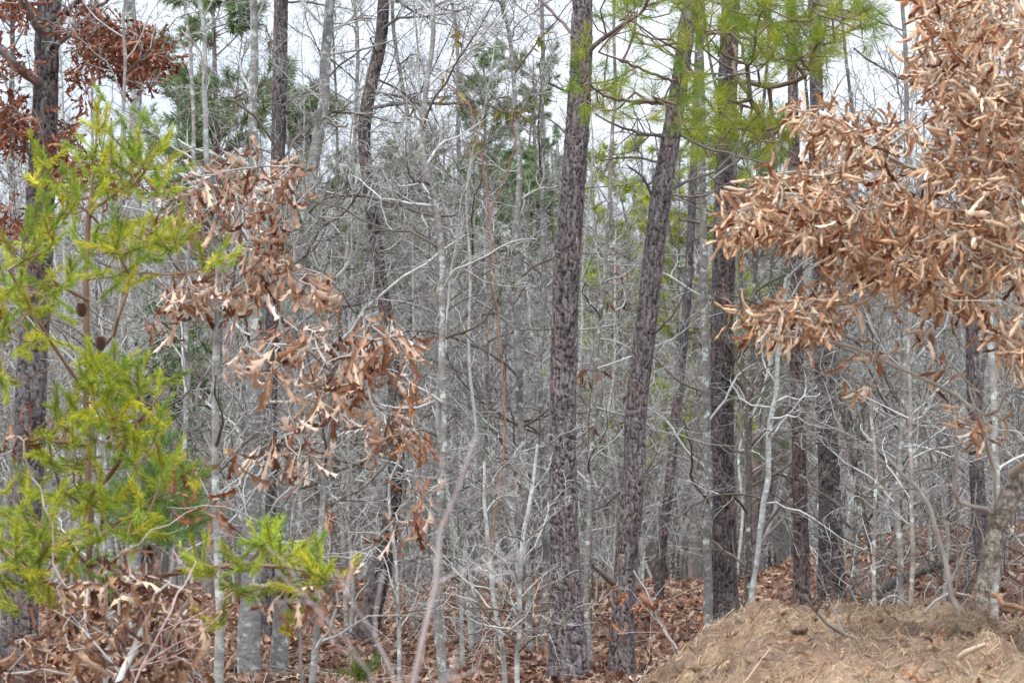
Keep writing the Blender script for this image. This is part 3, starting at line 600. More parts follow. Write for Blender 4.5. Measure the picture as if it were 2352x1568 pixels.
for k in range(7):
    sprotos.append(proto_tree(330 + k, [4.2, 6.5, 5.5, 3.4, 7.5, 5, 6][k], [.018, .03, .022, .016, .035, .02, .026][k], [(.28, .27, .25), (.13, .11, .09), (.36, .365, .34)][k % 3], 30, 1.1, (7, 5, 2), 'bare', c=[(.42, .42, .39), (.22, .185, .155), (.40, .40, .375)][k % 3], low=.10, rmin=.0018))
def scatter(name, meshes, r, spots, looks, label, cat, group, smin, smax):
    src = []
    for a, b in meshes:
        src.append((a, b))
    made = {}
    for i, (x, y) in enumerate(spots):
        k = int(r.integers(0, len(src)))
        if k not in made:
            lk = looks[k % len(looks)]; o = thing(name, (0, 0, 0), lk + ' ' + label, cat, lk + ' ' + group)
            for nm_, me in (('trunk', src[k][0]), ('crown', src[k][1])):
                c = bpy.data.objects.new(nm_, me); col.objects.link(c); c.parent = o
            made[k] = o
        else: o = copy_tree(made[k])
        if smin is None:
            tall = r.random() < .06; yt = r.uniform(380, 620); s = r.uniform(.9, 1.2) if tall else np.clip((1.6 + (1080 - yt) / F * y - float(gz(x, y))) / 11.5, .45, 1.3)
        else: s = r.uniform(smin, smax)
        o.location = (x, y, float(gz(x, y))); o.rotation_euler = (r.normal() * .08, r.normal() * .08, r.uniform(0, 6.283)); o.scale = (s, s, s)
r = np.random.default_rng(77)
spots = []
HL = [(q['pts'][3][0] - 1176, q['D']) for q in PINES.values()] + [(870 - 1176, 24.2), (905 - 1176, 24.2), (848 - 1176, 24.2), (858 - 1176, 24.2)]
while len(spots) < 95:
    y = 19.5 + r.random() * 17; x = r.uniform(-1, 1) * (y * .22 + .5)
    if any(y < d_ and abs(x / y * F - px_) < 38 for px_, d_ in HL): continue
    if all((x - a)**2 + (y - b)**2 > .16 for a, b in spots): spots.append((x, y))
scatter('bare_sapling', sprotos, r, spots, ['light grey', 'dark brown', 'pale lichened'], 'leafless sapling, one of many filling the thicket just behind the big pines', 'sapling', 'leafless saplings of the thicket', .8, 1.25)
spots = []
while len(spots) < 280:
    y = 34.5 + (r.random()**1.15) * 58; x = r.uniform(-1, 1) * (y * .22 + 1)
    spots.append((x, y))
scatter('bare_tree', protos, r, spots, ['grey', 'blackish', 'pale', 'brown'], 'leafless tree in the dense background wood beyond the leaf littered ground', 'tree', 'leafless trees of the background wood', None, None)
# the wood on the far slope reads as one mass
fw = MB(); r = np.random.default_rng(88)
N = 2700; y = 50 + r.random(N)**1.15 * 157; x = r.uniform(-1, 1, N) * (y * .24 + 3); z = gz(x, y); H = r.uniform(7, 10.5, N)
P = np.stack([np.stack([x + r.normal(size=N) * .25 * k, y + 0 * x, z + H * k / 5 - .3], -1) for k in range(6)], 1); R = r.uniform(.035, .10, N)[:, None] * np.linspace(1, .25, 6)[None]
cw = np.array([.44, .435, .425]) * r.uniform(.35, 1.4, (N, 1)); tubes(fw, P, R, cw, 5)
A, Ra, L1 = kids(r, P, R, 14, .35, 1, 2.4, .5, 1.2, 4, .2, .1, .45, .012); tubes(fw, A, Ra, np.repeat(cw, 14, 0), 3)
B, Rb, _ = kids(r, A, Ra, 6, .2, 1, L1 * .45, .5, 1.1, 2, .2, .1, .6, .008); tubes(fw, B, Rb, np.repeat(cw, 84, 0) * 1.1, 3)
tag(fw.build('far_wood', M_twig), 'grey mass of bare trees on the far slope', 'woodland', kind='stuff')

# evergreens in the distance
def evergreen(x, y, H, cf, seed, label, crown=1.6, low=.25, n=420, nn=34, L=.22, wd=.012):
    r = np.random.default_rng(seed); base = np.array([x, y, float(gz(x, y))]); t = thing('pine_tree', base, label, 'pine tree')
    P, R = smooth_path(base + np.array([[0, 0, -.2], [.1, 0, H * .5], [0, .1, H]]), [H * .012, H * .008, .015], .15); tm = MB(); trunk_mesh(tm, P, R, 'smooth', seed, 10, cbase=(.19, .16, .15)); tm.build('trunk', M_pine, t, base)
    A, Ra, L1 = kids(r, P[None], R[None], 60, low, .99, crown, .9, 1.5, 5, .1, .10, .5, .008); bm_ = MB(); tubes(bm_, A, Ra, np.array([.17, .13, .11]), 4)
    B, Rb, _ = kids(r, A, Ra, max(n // 60, 2), .3, 1, L1 * .4, .3, 1.0, 3, .15, .12, .6, .005); tubes(bm_, B, Rb, np.array([.17, .13, .11]), 3); bm_.build('branches', M_twig, t, base)
    P0 = np.concatenate([B[:, 1], B[:, 2]]); P1 = np.concatenate([B[:, 2], B[:, 3]]); nm = MB(); needles(nm, r, P0, P1 + unit(P1 - P0) * .05, nn, L, wd, cf, (.5, 1.2)); nm.build('needles', M_needle, t, base)
def ev(px, D): return (px - 1176) / F * D, D
C_far = mixc([(.18, .26, .11), (.22, .30, .12), (.15, .22, .10)]); C_yel = mixc([(.34, .40, .05), (.42, .45, .05), (.27, .34, .05)])
EVS = [(480, 30, -60, C_far, 'green pine crown behind thin pale trunks, upper left', 1.3, .45, 1), (400, 44, 120, C_far, 'far green pine behind the russet oak leaves', 1.6, .3, 1),
       (700, 38, 190, C_far, 'green pine crown showing behind the pale leaning trunk', 1.2, .5, 1), (1110, 48, 120, C_far, 'thin far pine crown against the sky near the middle', 1.2, .72, .6), (1225, 58, 120, C_far, 'far pine top just left of the thickest trunk', 1.2, .72, .6),
       (890, 60, 420, C_far, 'hazy green pine on the skyline beside the crooked dark pine', 2.0, .6, 1.6), (960, 57, 388, C_far, 'hazy green pine on the skyline, left of centre', 2.0, .6, 1.6), (1040, 60, 378, C_far, 'hazy green pine on the skyline below the hanging green leaves', 2.0, .6, 1.6), (1110, 55, 392, C_far, 'hazy green pine on the skyline, next right of the one below the hanging leaves', 2.0, .6, 1.6), (1190, 58, 385, C_far, 'hazy green pine on the skyline beside the thick trunk', 2.0, .6, 1.6),
       (1400, 45, 380, C_yel, 'yellow green pine glimpsed between the two largest pines', 1.6, .35, 1.3), (1585, 42, 400, C_yel, 'yellow green pine right of the leaning scaly trunk', 1.7, .35, 1.3), (1500, 60, 330, C_far, 'green pine deep behind the leaning scaly trunk', 2.2, .35, 1),
       (1720, 47, 330, C_far, 'green pine behind the furrowed trunks, right half', 1.8, .3, 1), (1280, 80, 400, C_far, 'low hazy pine behind the thickest trunk', 2.2, .4, 1.3), (730, 75, 330, C_far, 'hazy pine left of the crooked dark trunk', 2.0, .5, 1.2)]
for k, (px, D, yt, cf, lab, cr, lo, dn) in enumerate(EVS):
    x, y = ev(px, D); H = 1.6 + (1080 - yt) / F * D - float(gz(x, y)); evergreen(x, y, H, cf, 500 + k, lab, cr, lo, n=int(300 * dn), nn=34, L=.17, wd=.006 + D * .00012)

# ------------------------------------------------------------------ young bright pine, left foreground
def young_pine(label, base, limbs, ells, D0, D1, cf, seed, n=120, L=.044, wdt=.0023, r1=.0017, shoot=.09, up=.75, name='young_pine', stem_r=.013, wood=(.22, .14, .09), droop=0.):
    r = np.random.default_rng(seed); sk = Skel()
    for i, l in enumerate(limbs): sk.limb(ats(l) if not isinstance(l, np.ndarray) else l, attach=-1 if i == 0 else None, rng=r)
    T = clumps(r, ells, D0, D1); tips, dirs = sk.grow(r, T, .05, .006, sag=-.06)
    P1 = T; P0 = np.array([sk.p[sk.par[t_]] for t_ in tips]); nd = unit(dirs * 1.2 + np.array([0, 0, up]) + r.normal(size=dirs.shape) * .2)
    t = thing(name, base, label, 'pine tree')
    m1 = MB(); sk.tube(m1, r, r1, .42, stem_r, wood, 5); tubes(m1, np.stack([T, T + nd * shoot], 1), np.full((len(T), 2), .0018), np.array(wood) * 1.3, 3); m1.build('branches', M_twig, t, base)
    m2 = MB(); needles(m2, r, T - nd * shoot * .5, T + nd * shoot, n, L, wdt, cf, (.35, .95)); m2.build('needles', M_needle, t, base)
    return t, sk
YP = [[(225, 1750, 9.6), (222, 1560, 9.6), (215, 1400, 9.6), (207, 1250, 9.6), (202, 1100, 9.6), (200, 900, 9.6), (198, 720, 9.6), (200, 560, 9.6), (214, 420, 9.6), (222, 300, 9.6), (222, 210, 9.6)],
      [(200, 905, 9.6), (150, 830, 9.5), (110, 770, 9.4), (60, 700, 9.3), (20, 620, 9.2)], [(204, 690, 9.6), (110, 640, 9.5), (50, 560, 9.3)],
      [(213, 830, 9.6), (250, 780, 9.5), (285, 700, 9.4), (300, 640, 9.4), (355, 625, 9.3), (460, 630, 9.2), (530, 605, 9.2)], [(215, 500, 9.6), (160, 450, 9.5), (100, 380, 9.4)],
      [(216, 480, 9.6), (280, 430, 9.5), (340, 360, 9.4), (370, 290, 9.4)], [(204, 560, 9.6), (260, 540, 9.5), (350, 500, 9.4), (400, 420, 9.3)], [(202, 1150, 9.6), (260, 1080, 9.4), (320, 960, 9.3), (380, 890, 9.2)],
      [(202, 1180, 9.6), (130, 1100, 9.4), (110, 960, 9.3)], [(204, 1250, 9.6), (300, 1180, 9.3), (430, 1090, 9.1)], [(206, 1300, 9.6), (100, 1200, 9.3), (10, 1130, 9.1)], [(210, 1400, 9.6), (100, 1330, 9.3), (10, 1260, 9.1)],
      [(212, 1420, 9.6), (180, 1380, 9.3), (60, 1400, 9.1)],
      [(208, 1360, 9.6), (330, 1330, 9.4), (450, 1310, 9.2), (560, 1300, 9.0), (680, 1305, 8.9), (790, 1335, 8.8)], [(560, 1300, 9.0), (600, 1265, 8.9), (628, 1235, 8.8)]]
YE = [(100, 400, 40, 50, 8), (225, 280, 30, 60, 6), (180, 440, 80, 35, 11), (290, 400, 70, 50, 14), (340, 330, 50, 50, 8), (225, 390, 60, 50, 10), (380, 420, 30, 50, 6), (130, 520, 80, 35, 10), (60, 560, 60, 40, 12), (30, 630, 40, 50, 10),
      (250, 560, 80, 45, 20), (350, 570, 70, 35, 14), (500, 605, 40, 12, 5), (420, 545, 40, 25, 4), (260, 640, 60, 30, 8), (100, 690, 60, 40, 12), (150, 660, 50, 40, 5), (40, 770, 50, 60, 13), (130, 790, 50, 30, 3), (20, 860, 25, 30, 4),
      (240, 850, 60, 30, 13), (300, 890, 90, 40, 24), (200, 940, 80, 40, 22), (300, 980, 80, 50, 22), (150, 1000, 60, 35, 9), (130, 1060, 80, 30, 8), (250, 1060, 80, 40, 8), (350, 1050, 70, 40, 8), (400, 1110, 60, 30, 6), (80, 1130, 80, 35, 12),
      (190, 1150, 90, 40, 14), (60, 1230, 70, 40, 16), (160, 1240, 90, 50, 16), (290, 1170, 60, 50, 12), (320, 1250, 40, 50, 6), (50, 1320, 60, 30, 12), (110, 1370, 60, 30, 8), (20, 1390, 30, 30, 5), (200, 1330, 70, 40, 5), (100, 1290, 80, 30, 9)]
YL = [(625, 1255, 30, 25, 13), (680, 1285, 60, 20, 12), (760, 1312, 45, 18, 9), (560, 1295, 50, 20, 6), (460, 1305, 40, 25, 8), (670, 1340, 80, 25, 7), (560, 1360, 50, 30, 4), (665, 1420, 25, 40, 4), (505, 1430, 20, 30, 4)]
YE = [(*e[:4], int(e[4] * 1.12 + .5)) for e in YE] + [(*e, 8.7, 9.2) for e in YL]
yb = at(225, 1750, 9.6); yb[2] = -.1
yp, ysk = young_pine('bright yellow green young pine filling the left foreground, two cones on it', yb, [np.vstack([yb, ats(YP[0][1:])])] + YP[1:], YE, 8.9, 10.0, C_nB, 61)
def cone(px, py, D, parent, base, seed):
    r = np.random.default_rng(seed); c = at(px, py, D); mb = MB(); n = 90; k = np.arange(n); ph = k * 2.39996; h = (k / n - .5) * .052; rad = .021 * np.sqrt(np.clip(1 - (h / .032)**2, .05, 1))
    for i in range(n):
        o = np.array([math.cos(ph[i]), math.sin(ph[i]), .25]); sd_ = np.array([-math.sin(ph[i]), math.cos(ph[i]), 0]) * .005; p0 = c + np.array([0, 0, h[i]]) + o * rad[i] * .25; p1 = c + np.array([0, 0, h[i]]) + o * rad[i]; upv = np.array([0, 0, .004])
        mb.add([p0 - sd_ * .6, p0 + sd_ * .6, p1 + sd_, p1 - sd_, p1 + upv * 1.2 + o * .001, p0 + upv], quads=[[0, 1, 2, 3]], tris=[[3, 2, 4], [0, 3, 4], [2, 1, 4], [0, 4, 5], [4, 1, 5]], c=[(.10, .055, .04)] * 4 + [(.30, .19, .13), (.10, .05, .04)])
    ob = mb.build('pine_cone', M_cone, parent, base, False)
cone(187, 713, 9.35, yp, yb, 1); cone(231, 790, 9.35, yp, yb, 2); cone(4, 725, 9.3, yp, yb, 3)
b3 = at(835, 1640, 15.5); b3[2] = 0
young_pine('tiny pine seedling tuft at the bottom edge', b3, [np.vstack([b3, ats([(835, 1580, 15.5), (835, 1545, 15.5)])])], [(833, 1540, 16, 25, 7)], 15.4, 15.6, mixc([(.10, .15, .03), (.14, .18, .03)]), 63, n=80, L=.12, wdt=.003)
b4 = at(360, 1500, 15.0); b4[2] = 0
young_pine('deep green pine behind the young bright one', b4, [np.vstack([b4, ats([(362, 1350, 15), (364, 1150, 15), (370, 950, 15), (372, 820, 15)])])], [(340, 1180, 90, 70, 34), (400, 1130, 70, 60, 24), (350, 1230, 60, 40, 16), (330, 1050, 90, 60, 12), (430, 1200, 30, 40, 10)], 14.2, 15.8, C_nD, 64, n=80, L=.13, wdt=.003, stem_r=.03)

# broadleaf evergreen shrub and the greenish vine leaves
def leafy(name, label, cat, base, limbs, ells, D0, D1, size, cf, style, mt, seed, per=4, r1=.0018, stem_r=.03, wood=LC, hang=-.6, step=.06, spread=.05, part='leaves', expo=.42, kp=.9):
    r = np.random.default_rng(seed); sk = Skel()
    for i, l in enumerate(limbs): sk.limb(ats(l) if not isinstance(l, np.ndarray) else l, attach=-1 if i == 0 else None, rng=r)
    T = clumps(r, ells, D0, D1) if isinstance(ells, list) else ells; tips, dirs = sk.grow(r, T, step, .012, sag=.03)
    t = thing(name, base, label, cat); m1 = MB(); sk.tube(m1, r, r1, expo, stem_r, wood, 5); m1.build('branches', M_twig if style != 'oak' else M_twig, t, base)
    k = np.repeat(np.arange(len(T)), per); k = k[r.random(len(k)) < kp]; pos = T[k] - dirs[k] * r.uniform(0, spread * 2, (len(k), 1)); d = unit(r.normal(size=(len(k), 3)) * .75 + dirs[k] * .5 + np.array([0, 0, hang]))
    m2 = MB(); leaves(m2, r, pos, d, r.uniform(size * .65, size * 1.2, len(k)), cf, style); m2.build(part, mt, t, base)
    return t, sk, m1
b5 = at(400, 1500, 19); b5[2] = 0
leafy('evergreen_shrub', 'dark green broadleaf shrub half hidden behind the oak sapling', 'shrub', b5, [np.vstack([b5, ats([(400, 1300, 19), (390, 1050, 19), (385, 850, 19), (380, 700, 19)])]), [(395, 1100, 19), (440, 950, 19), (470, 820, 19)]],
      [(380, 760, 80, 80, 70), (350, 880, 90, 90, 80), (440, 850, 60, 90, 50), (380, 1000, 90, 80, 50)], 18.2, 19.8, .075, C_holly, 'oval', M_green, 71, per=6, hang=-.1)
b6 = at(1100, 1560, 18); b6[2] = 0
leafy('leafy_sapling', 'slender reddish sapling with olive green hanging leaves under the sky gap', 'sapling', b6, [np.vstack([b6, ats([(1120, 1300, 18), (1160, 1000, 18), (1140, 700, 17.9), (1125, 500, 17.9), (1100, 330, 17.9), (1075, 230, 17.9)])]), [(1125, 500, 17.9), (1180, 330, 17.8), (1160, 180, 17.8)], [(1075, 240, 17.9), (1030, 200, 17.9), (1050, 80, 17.9)]],
      [(1190, 260, 30, 25, 6), (1150, 255, 25, 20, 4), (1100, 270, 20, 25, 4), (1110, 320, 25, 20, 5), (1060, 230, 50, 30, 7), (1050, 150, 10, 60, 4), (1045, 70, 10, 50, 4), (1245, 85, 12, 40, 3), (1270, 215, 10, 10, 1), (1085, 360, 25, 20, 4), (1215, 240, 15, 20, 3)], 17.6, 18.2, .085, C_olive, 'oval', M_green, 72, per=2, hang=-1.0, wood=(.30, .17, .12))
leafy('leafy_sapling', 'low sapling with small red and olive leaves in the middle thicket', 'sapling', at(1140, 1500, 19), [np.vstack([at(1140, 1500, 19) * [1, 1, 0], ats([(1130, 1200, 19), (1120, 950, 19), (1100, 780, 19), (1090, 620, 19)])])],
      [(1060, 740, 25, 25, 4), (1130, 765, 22, 16, 4), (1100, 660, 90, 50, 7), (980, 660, 40, 30, 5), (1370, 850, 10, 15, 2, 18.8, 19), (1140, 860, 60, 60, 3), (1170, 1080, 60, 60, 4), (1150, 1200, 30, 20, 3)], 18.6, 19.4, .075, mixc([(.30, .09, .05), (.36, .14, .05), (.25, .22, .04)]), 'oak', M_russet, 73, per=1, hang=-1.0)

# ------------------------------------------------------------------ oaks holding brown leaves
# left: oak trunk with russet leaves
P, R, mb = make_trunk([(45, 1490, 92), (47, 1400, 82), (54, 1200, 77), (65, 1000, 73), (72, 850, 71), (88, 600, 68), (96, 400, 65), (103, 200, 58), (107, 100, 58), (113, 0, 56)], 16.5, 'pine', 6, nth=44, cell=(.04, .35), cbase=(.14, .125, .125), step=.012)
base = P[0]; t = thing('oak_tree', base, 'large dark trunk at the left edge with clusters of russet leaves', 'oak tree'); mb.build('trunk', M_pine, t, base)
r = np.random.default_rng(81); sk = Skel(); sk.limb(P[::12], attach=-1, step=.15)
for l in ([(105, 200, 16.5), (60, 170, 16.3), (30, 145, 16.1), (-30, 80, 16)], [(108, 90, 16.5), (75, 45, 16.3), (50, -10, 16.1)], [(125, 110, 16.5), (180, 60, 16.3), (255, -10, 16.1)], [(112, 100, 16.5), (145, 40, 16.4), (190, -10, 16.2)], [(100, 400, 16.5), (130, 370, 16.3), (155, 340, 16.2)],
          [(90, 380, 16.5), (60, 340, 16.4), (45, 300, 16.3), (35, 250, 16.3)], [(75, 820, 16.5), (40, 600, 16.6), (0, 480, 16.7)]):
    px = MB(); sk.limb(ats(l), rng=r); 
lm = MB()
for l, ra in (([(105, 200, 16.5), (60, 170, 16.3), (30, 145, 16.1), (-30, 80, 16)], .04), ([(108, 90, 16.5), (75, 45, 16.3), (50, -10, 16.1)], .035), ([(125, 110, 16.5), (180, 60, 16.3), (255, -10, 16.1)], .022), ([(112, 100, 16.5), (145, 40, 16.4), (190, -10, 16.2)], .03), ([(90, 380, 16.5), (60, 340, 16.4), (45, 300, 16.3), (35, 250, 16.3)], .018), ([(100, 400, 16.5), (130, 370, 16.3), (155, 340, 16.2)], .02)):
    limb_part((t, base), r, l, ra, ra * .55, (.20, .17, .16), 6, .5)
T = clumps(r, [(185, 60, 50, 60, 24), (250, 110, 85, 45, 52), (350, 120, 55, 40, 34), (300, 160, 50, 28, 18), (15, 290, 50, 50, 36), (150, 330, 40, 45, 14), (170, 390, 40, 40, 12), (20, 10, 60, 28, 20), (5, 150, 20, 40, 10), (30, 510, 30, 30, 10), (215, 400, 80, 30, 8), (130, 420, 40, 30, 6), (200, 225, 15, 12, 2), (60, 130, 15, 20, 2), (180, 170, 20, 20, 5), (290, 420, 60, 25, 6)], 16.0, 17.0)
tips, dirs = sk.grow(r, T, .08, .015); sk.tube(lm, r, .0030, .42, .02, (.26, .23, .21), 4); lm.build('branches', M_twig, t, base)
k = np.repeat(np.arange(len(T)), 5); pos = T[k] + r.normal(size=(len(k), 3)) * .03; d = unit(r.normal(size=(len(k), 3)) * .8 + dirs[k] * .4 + np.array([0, 0, -.45])); m2 = MB(); leaves(m2, r, pos, d, r.uniform(.10, .17, len(k)), C_red, 'oak'); m2.build('leaves', M_russet, t, base)

# oak sapling, left of centre
def oak_sapling(pts, D, seed, limbs, ells, D0, D1, label, size, per=5, cf=C_tan, cb=(.29, .29, .27), style='oak', twigs=14, name='oak_sapling', cat='oak sapling', hang=-.9, mt=None):
    P, R, mb = make_trunk(pts, D, 'smooth', seed, nth=18, cbase=cb, step=.015, extra_top=pts[-1][1] < 10); base = P[0]; t = thing(name, base, label, cat); mb.build('trunk', M_grey, t, base)
    r = np.random.default_rng(seed); sk = Skel(); sk.limb(P[::6], attach=-1, step=.1)
    for l in limbs: sk.limb(ats(l), rng=r)
    T = clumps(r, ells, D0, D1); tips, dirs = sk.grow(r, T, .05, .010, sag=.03); br = MB(); sk.tube(br, r, .0026, .40, float(R.min()) * .85, (.36, .34, .31), 5)
    if twigs: twig_crown(br, r, P, R, twigs, .15, 1, .9, dens=(6, 4, 2), c=np.array(TW) * 1.1)
    br.build('branches', M_twig, t, base)
    k = np.repeat(np.arange(len(T)), per); pos = T[k] + r.normal(size=(len(k), 3)) * .018; d = unit(r.normal(size=(len(k), 3)) * .5 + dirs[k] * .35 + np.array([0, 0, hang * 1.5]))
    m2 = MB(); leaves(m2, r, pos, d, r.uniform(size * .65, size * 1.15, len(k)), cf, style); m2.build('leaves', mt or M_dead, t, base)
oak_sapling([(508, 1620, 24), (510, 1450, 22), (508, 1300, 20), (503, 1150, 18), (500, 1000, 17), (497, 850, 17), (497, 700, 16), (498, 560, 14), (492, 430, 13), (484, 300, 12), (476, 180, 12), (465, 80, 10), (455, 0, 9)], 11.6, 91,
            [[(500, 742, 11.6), (560, 705, 11.4), (615, 680, 11.3), (700, 620, 11.2), (770, 650, 11.1)], [(505, 1025, 11.6), (545, 980, 11.5), (590, 920, 11.4), (620, 885, 11.3)], [(495, 560, 11.6), (560, 480, 11.4), (620, 420, 11.3), (670, 380, 11.2)], [(495, 600, 11.6), (450, 500, 11.4), (410, 440, 11.3)], [(497, 720, 11.6), (440, 670, 11.4), (370, 690, 11.3)], [(497, 640, 11.6), (560, 560, 11.4), (640, 560, 11.3)]],
            [(540, 375, 70, 40, 9), (600, 420, 90, 60, 18), (660, 370, 35, 30, 5), (430, 420, 50, 50, 9), (410, 490, 30, 40, 6), (500, 450, 70, 60, 12), (600, 500, 70, 50, 10), (580, 560, 60, 30, 6), (640, 560, 40, 20, 4), (650, 610, 60, 30, 8), (730, 640, 50, 30, 8), (690, 650, 60, 30, 5), (500, 650, 100, 30, 12), (430, 660, 60, 40, 8), (380, 705, 35, 40, 6), (590, 640, 40, 30, 5), (545, 690, 40, 25, 3)],
            10.9, 11.8, 'pale slim oak sapling holding drooping tan leaves in its middle', .150, 3)
oak_sapling([(716, 1640, 17), (720, 1500, 16), (727, 1400, 14), (735, 1280, 14), (740, 1120, 13), (748, 1000, 12), (756, 900, 11), (760, 820, 9)], 10.8, 92,
            [[(758, 860, 10.8), (800, 820, 10.6), (870, 780, 10.5), (930, 760, 10.4)], [(758, 850, 10.8), (700, 800, 10.6), (600, 790, 10.5), (550, 800, 10.4)], [(756, 900, 10.8), (820, 880, 10.6), (880, 940, 10.5)], [(745, 1010, 10.8), (700, 960, 10.6), (690, 1050, 10.5)], [(740, 1110, 10.8), (640, 1080, 10.6), (560, 1040, 10.5)], [(738, 1280, 10.8), (830, 1270, 10.6), (900, 1200, 10.4), (960, 1120, 10.3)]],
            [(690, 760, 60, 35, 7), (850, 750, 60, 35, 8), (760, 790, 110, 40, 14), (640, 810, 80, 30, 8), (570, 820, 30, 30, 4), (700, 850, 90, 30, 8), (830, 830, 70, 40, 10), (930, 780, 22, 30, 5), (780, 880, 70, 30, 6), (880, 930, 40, 30, 6), (870, 980, 25, 20, 3), (700, 960, 40, 30, 3), (650, 1000, 20, 20, 3), (690, 1040, 18, 40, 5), (720, 900, 30, 25, 3), (570, 1030, 40, 20, 3), (965, 1110, 14, 20, 3), (905, 1200, 14, 15, 2), (955, 1195, 8, 15, 2)],
            10.2, 11.0, 'thin pale oak sapling under a broad cluster of tan leaves, left of centre', .155, 3)
oak_sapling([(925, 1620, 10), (915, 1400, 9), (905, 1280, 8), (895, 1180, 7), (890, 1090, 6)], 15.5, 93, [[(905, 1280, 15.5), (960, 1120, 15.3)]], [(930, 890, 22, 35, 5), (960, 1000, 40, 18, 7), (760, 1170, 10, 15, 2), (465, 1150, 28, 25, 3, 11, 11.2), (420, 1050, 40, 20, 3, 11, 11.2)], 15.2, 15.8, 'spindly sapling with rusty curled leaves in front of the crooked pine', .15, 4, C_orange, mt=M_russet, twigs=8)
# low oak sprouts, bottom left
b7 = at(330, 1900, 8.6); b7[2] = 0
leafy('oak_sprout', 'low oak sprout with large crumpled brown leaves, bottom left corner', 'shrub', b7, [np.vstack([b7, ats([(320, 1600, 8.6), (290, 1500, 8.6), (270, 1400, 8.6), (300, 1320, 8.6)])]), [(300, 1540, 8.6), (400, 1450, 8.5), (440, 1360, 8.4)], [(280, 1480, 8.6), (180, 1420, 8.5), (130, 1350, 8.4)], [(300, 1540, 8.6), (150, 1520, 8.5), (50, 1480, 8.4)]],
      [(320, 1330, 60, 40, 9), (390, 1370, 60, 50, 11), (290, 1270, 15, 20, 2), (180, 1340, 40, 25, 4), (270, 1350, 40, 30, 4), (220, 1420, 90, 40, 9), (330, 1430, 90, 50, 14), (430, 1440, 50, 50, 8), (120, 1480, 100, 40, 14), (250, 1510, 120, 40, 14), (400, 1520, 80, 40, 10), (60, 1540, 60, 25, 7), (200, 1560, 150, 30, 12), (160, 1400, 40, 30, 4), (30, 1000, 15, 20, 2, 9, 9.2), (80, 1010, 40, 20, 4, 9, 9.3), (440, 1160, 20, 10, 1)], 8.2, 9.1, .125, mixc([(.50, .37, .25), (.40, .27, .17), (.27, .15, .09), (.14, .07, .05), (.24, .13, .08), (.12, .07, .045)], .2), 'oak', M_dead, 95, per=3, hang=-.5, r1=.0020, stem_r=.010, wood=(.40, .33, .28), spread=.03)
b8 = at(700, 1900, 9.0); b8[2] = 0
leafy('oak_sprout', 'small oak sprout with dark curled leaves below the pine bough', 'shrub', b8, [np.vstack([b8, ats([(690, 1600, 9), (685, 1450, 9), (690, 1370, 9)])]), [(685, 1450, 9), (750, 1390, 8.9)]], [(660, 1330, 30, 25, 4), (720, 1340, 50, 20, 5), (640, 1370, 25, 30, 3), (780, 1350, 20, 15, 2)], 8.8, 9.2, .12, C_tan, 'oak', M_dead, 96, per=3, hang=-.5, r1=.002, stem_r=.006)

# right foreground oak: trunk, curving limbs and the big mass of curled leaves
P, R, mb = make_trunk([(2236, 1485, 56), (2248, 1425, 42), (2258, 1350, 36), (2272, 1270, 38), (2286, 1205, 44), (2318, 1130, 42), (2365, 1080, 38), (2420, 980, 34), (2460, 800, 32), (2480, 500, 28), (2490, 200, 24)], 10.2, 'gnarly', 97, nth=40, cbase=(.36, .31, .25), step=.006)
base = P[0]; t = thing('oak_tree', base, 'foreground oak on the mound crowded with curled tan leaves, right', 'oak tree'); mb.build('trunk', mat('oak_bark', (60, 60, 35), .8, .03, 45, .95, second=(.17, .135, .105), sfac=(.46, .60), sscale=22), t, base)
r = np.random.default_rng(98); sk = Skel(); sk.limb(P[::10], attach=-1, step=.12)
OL = [[(2290, 1170, 10.2), (2282, 1080, 10.1), (2262, 1010, 10), (2240, 950, 9.9), (2226, 900, 9.9), (2228, 840, 9.9)],
      [(2240, 945, 9.9), (2160, 890, 9.9), (2080, 850, 9.9), (2000, 815, 9.9), (1900, 780, 9.9), (1780, 760, 9.9), (1700, 745, 9.9)], [(2250, 900, 10), (2180, 830, 9.9), (2100, 760, 9.9), (2020, 690, 9.9), (1950, 620, 9.8)],
      [(2460, 800, 10.2), (2350, 720, 10.1), (2220, 640, 10), (2080, 560, 10), (1900, 520, 9.9), (1740, 520, 9.8)], [(2475, 600, 10.2), (2350, 520, 10.3), (2200, 430, 10.3), (2000, 350, 10.2), (1860, 280, 10)], [(2478, 500, 10.2), (2380, 350, 10.2), (2280, 200, 10.2), (2200, 60, 10.2)],
      [(2425, 980, 10.2), (2352, 880, 10.1), (2270, 740, 9.9), (2180, 660, 9.8)], [(2380, 350, 10.2), (2330, 200, 10.1), (2320, 0, 10)], [(2082, 560, 10), (1980, 470, 9.9), (1880, 400, 9.8), (1780, 400, 9.8)]]
for l in OL: sk.limb(ats(l), rng=r)
poly = np.array([(2105, -20), (2140, 60), (2115, 190), (2190, 250), (2080, 290), (1965, 320), (1930, 250), (1850, 235), (1820, 270), (1870, 350), (1850, 430), (1760, 400), (1700, 480), (1668, 560), (1720, 570), (1820, 545), (1900, 620), (1985, 660), (2060, 720), (2130, 735), (2260, 770), (2370, 860), (2370, -20)], float)
poly2 = np.array([(1690, 735), (1745, 715), (1850, 690), (1930, 670), (2000, 690), (1960, 740), (1890, 790), (1750, 805)], float)
def inpoly(pg, x, y):
    ins = np.zeros(len(x), bool); j = len(pg) - 1
    for i in range(len(pg)):
        c_ = ((pg[i, 1] > y) != (pg[j, 1] > y)) & (x < (pg[j, 0] - pg[i, 0]) * (y - pg[i, 1]) / (pg[j, 1] - pg[i, 1] + 1e-9) + pg[i, 0]); ins ^= c_; j = i
    return ins
TT = []
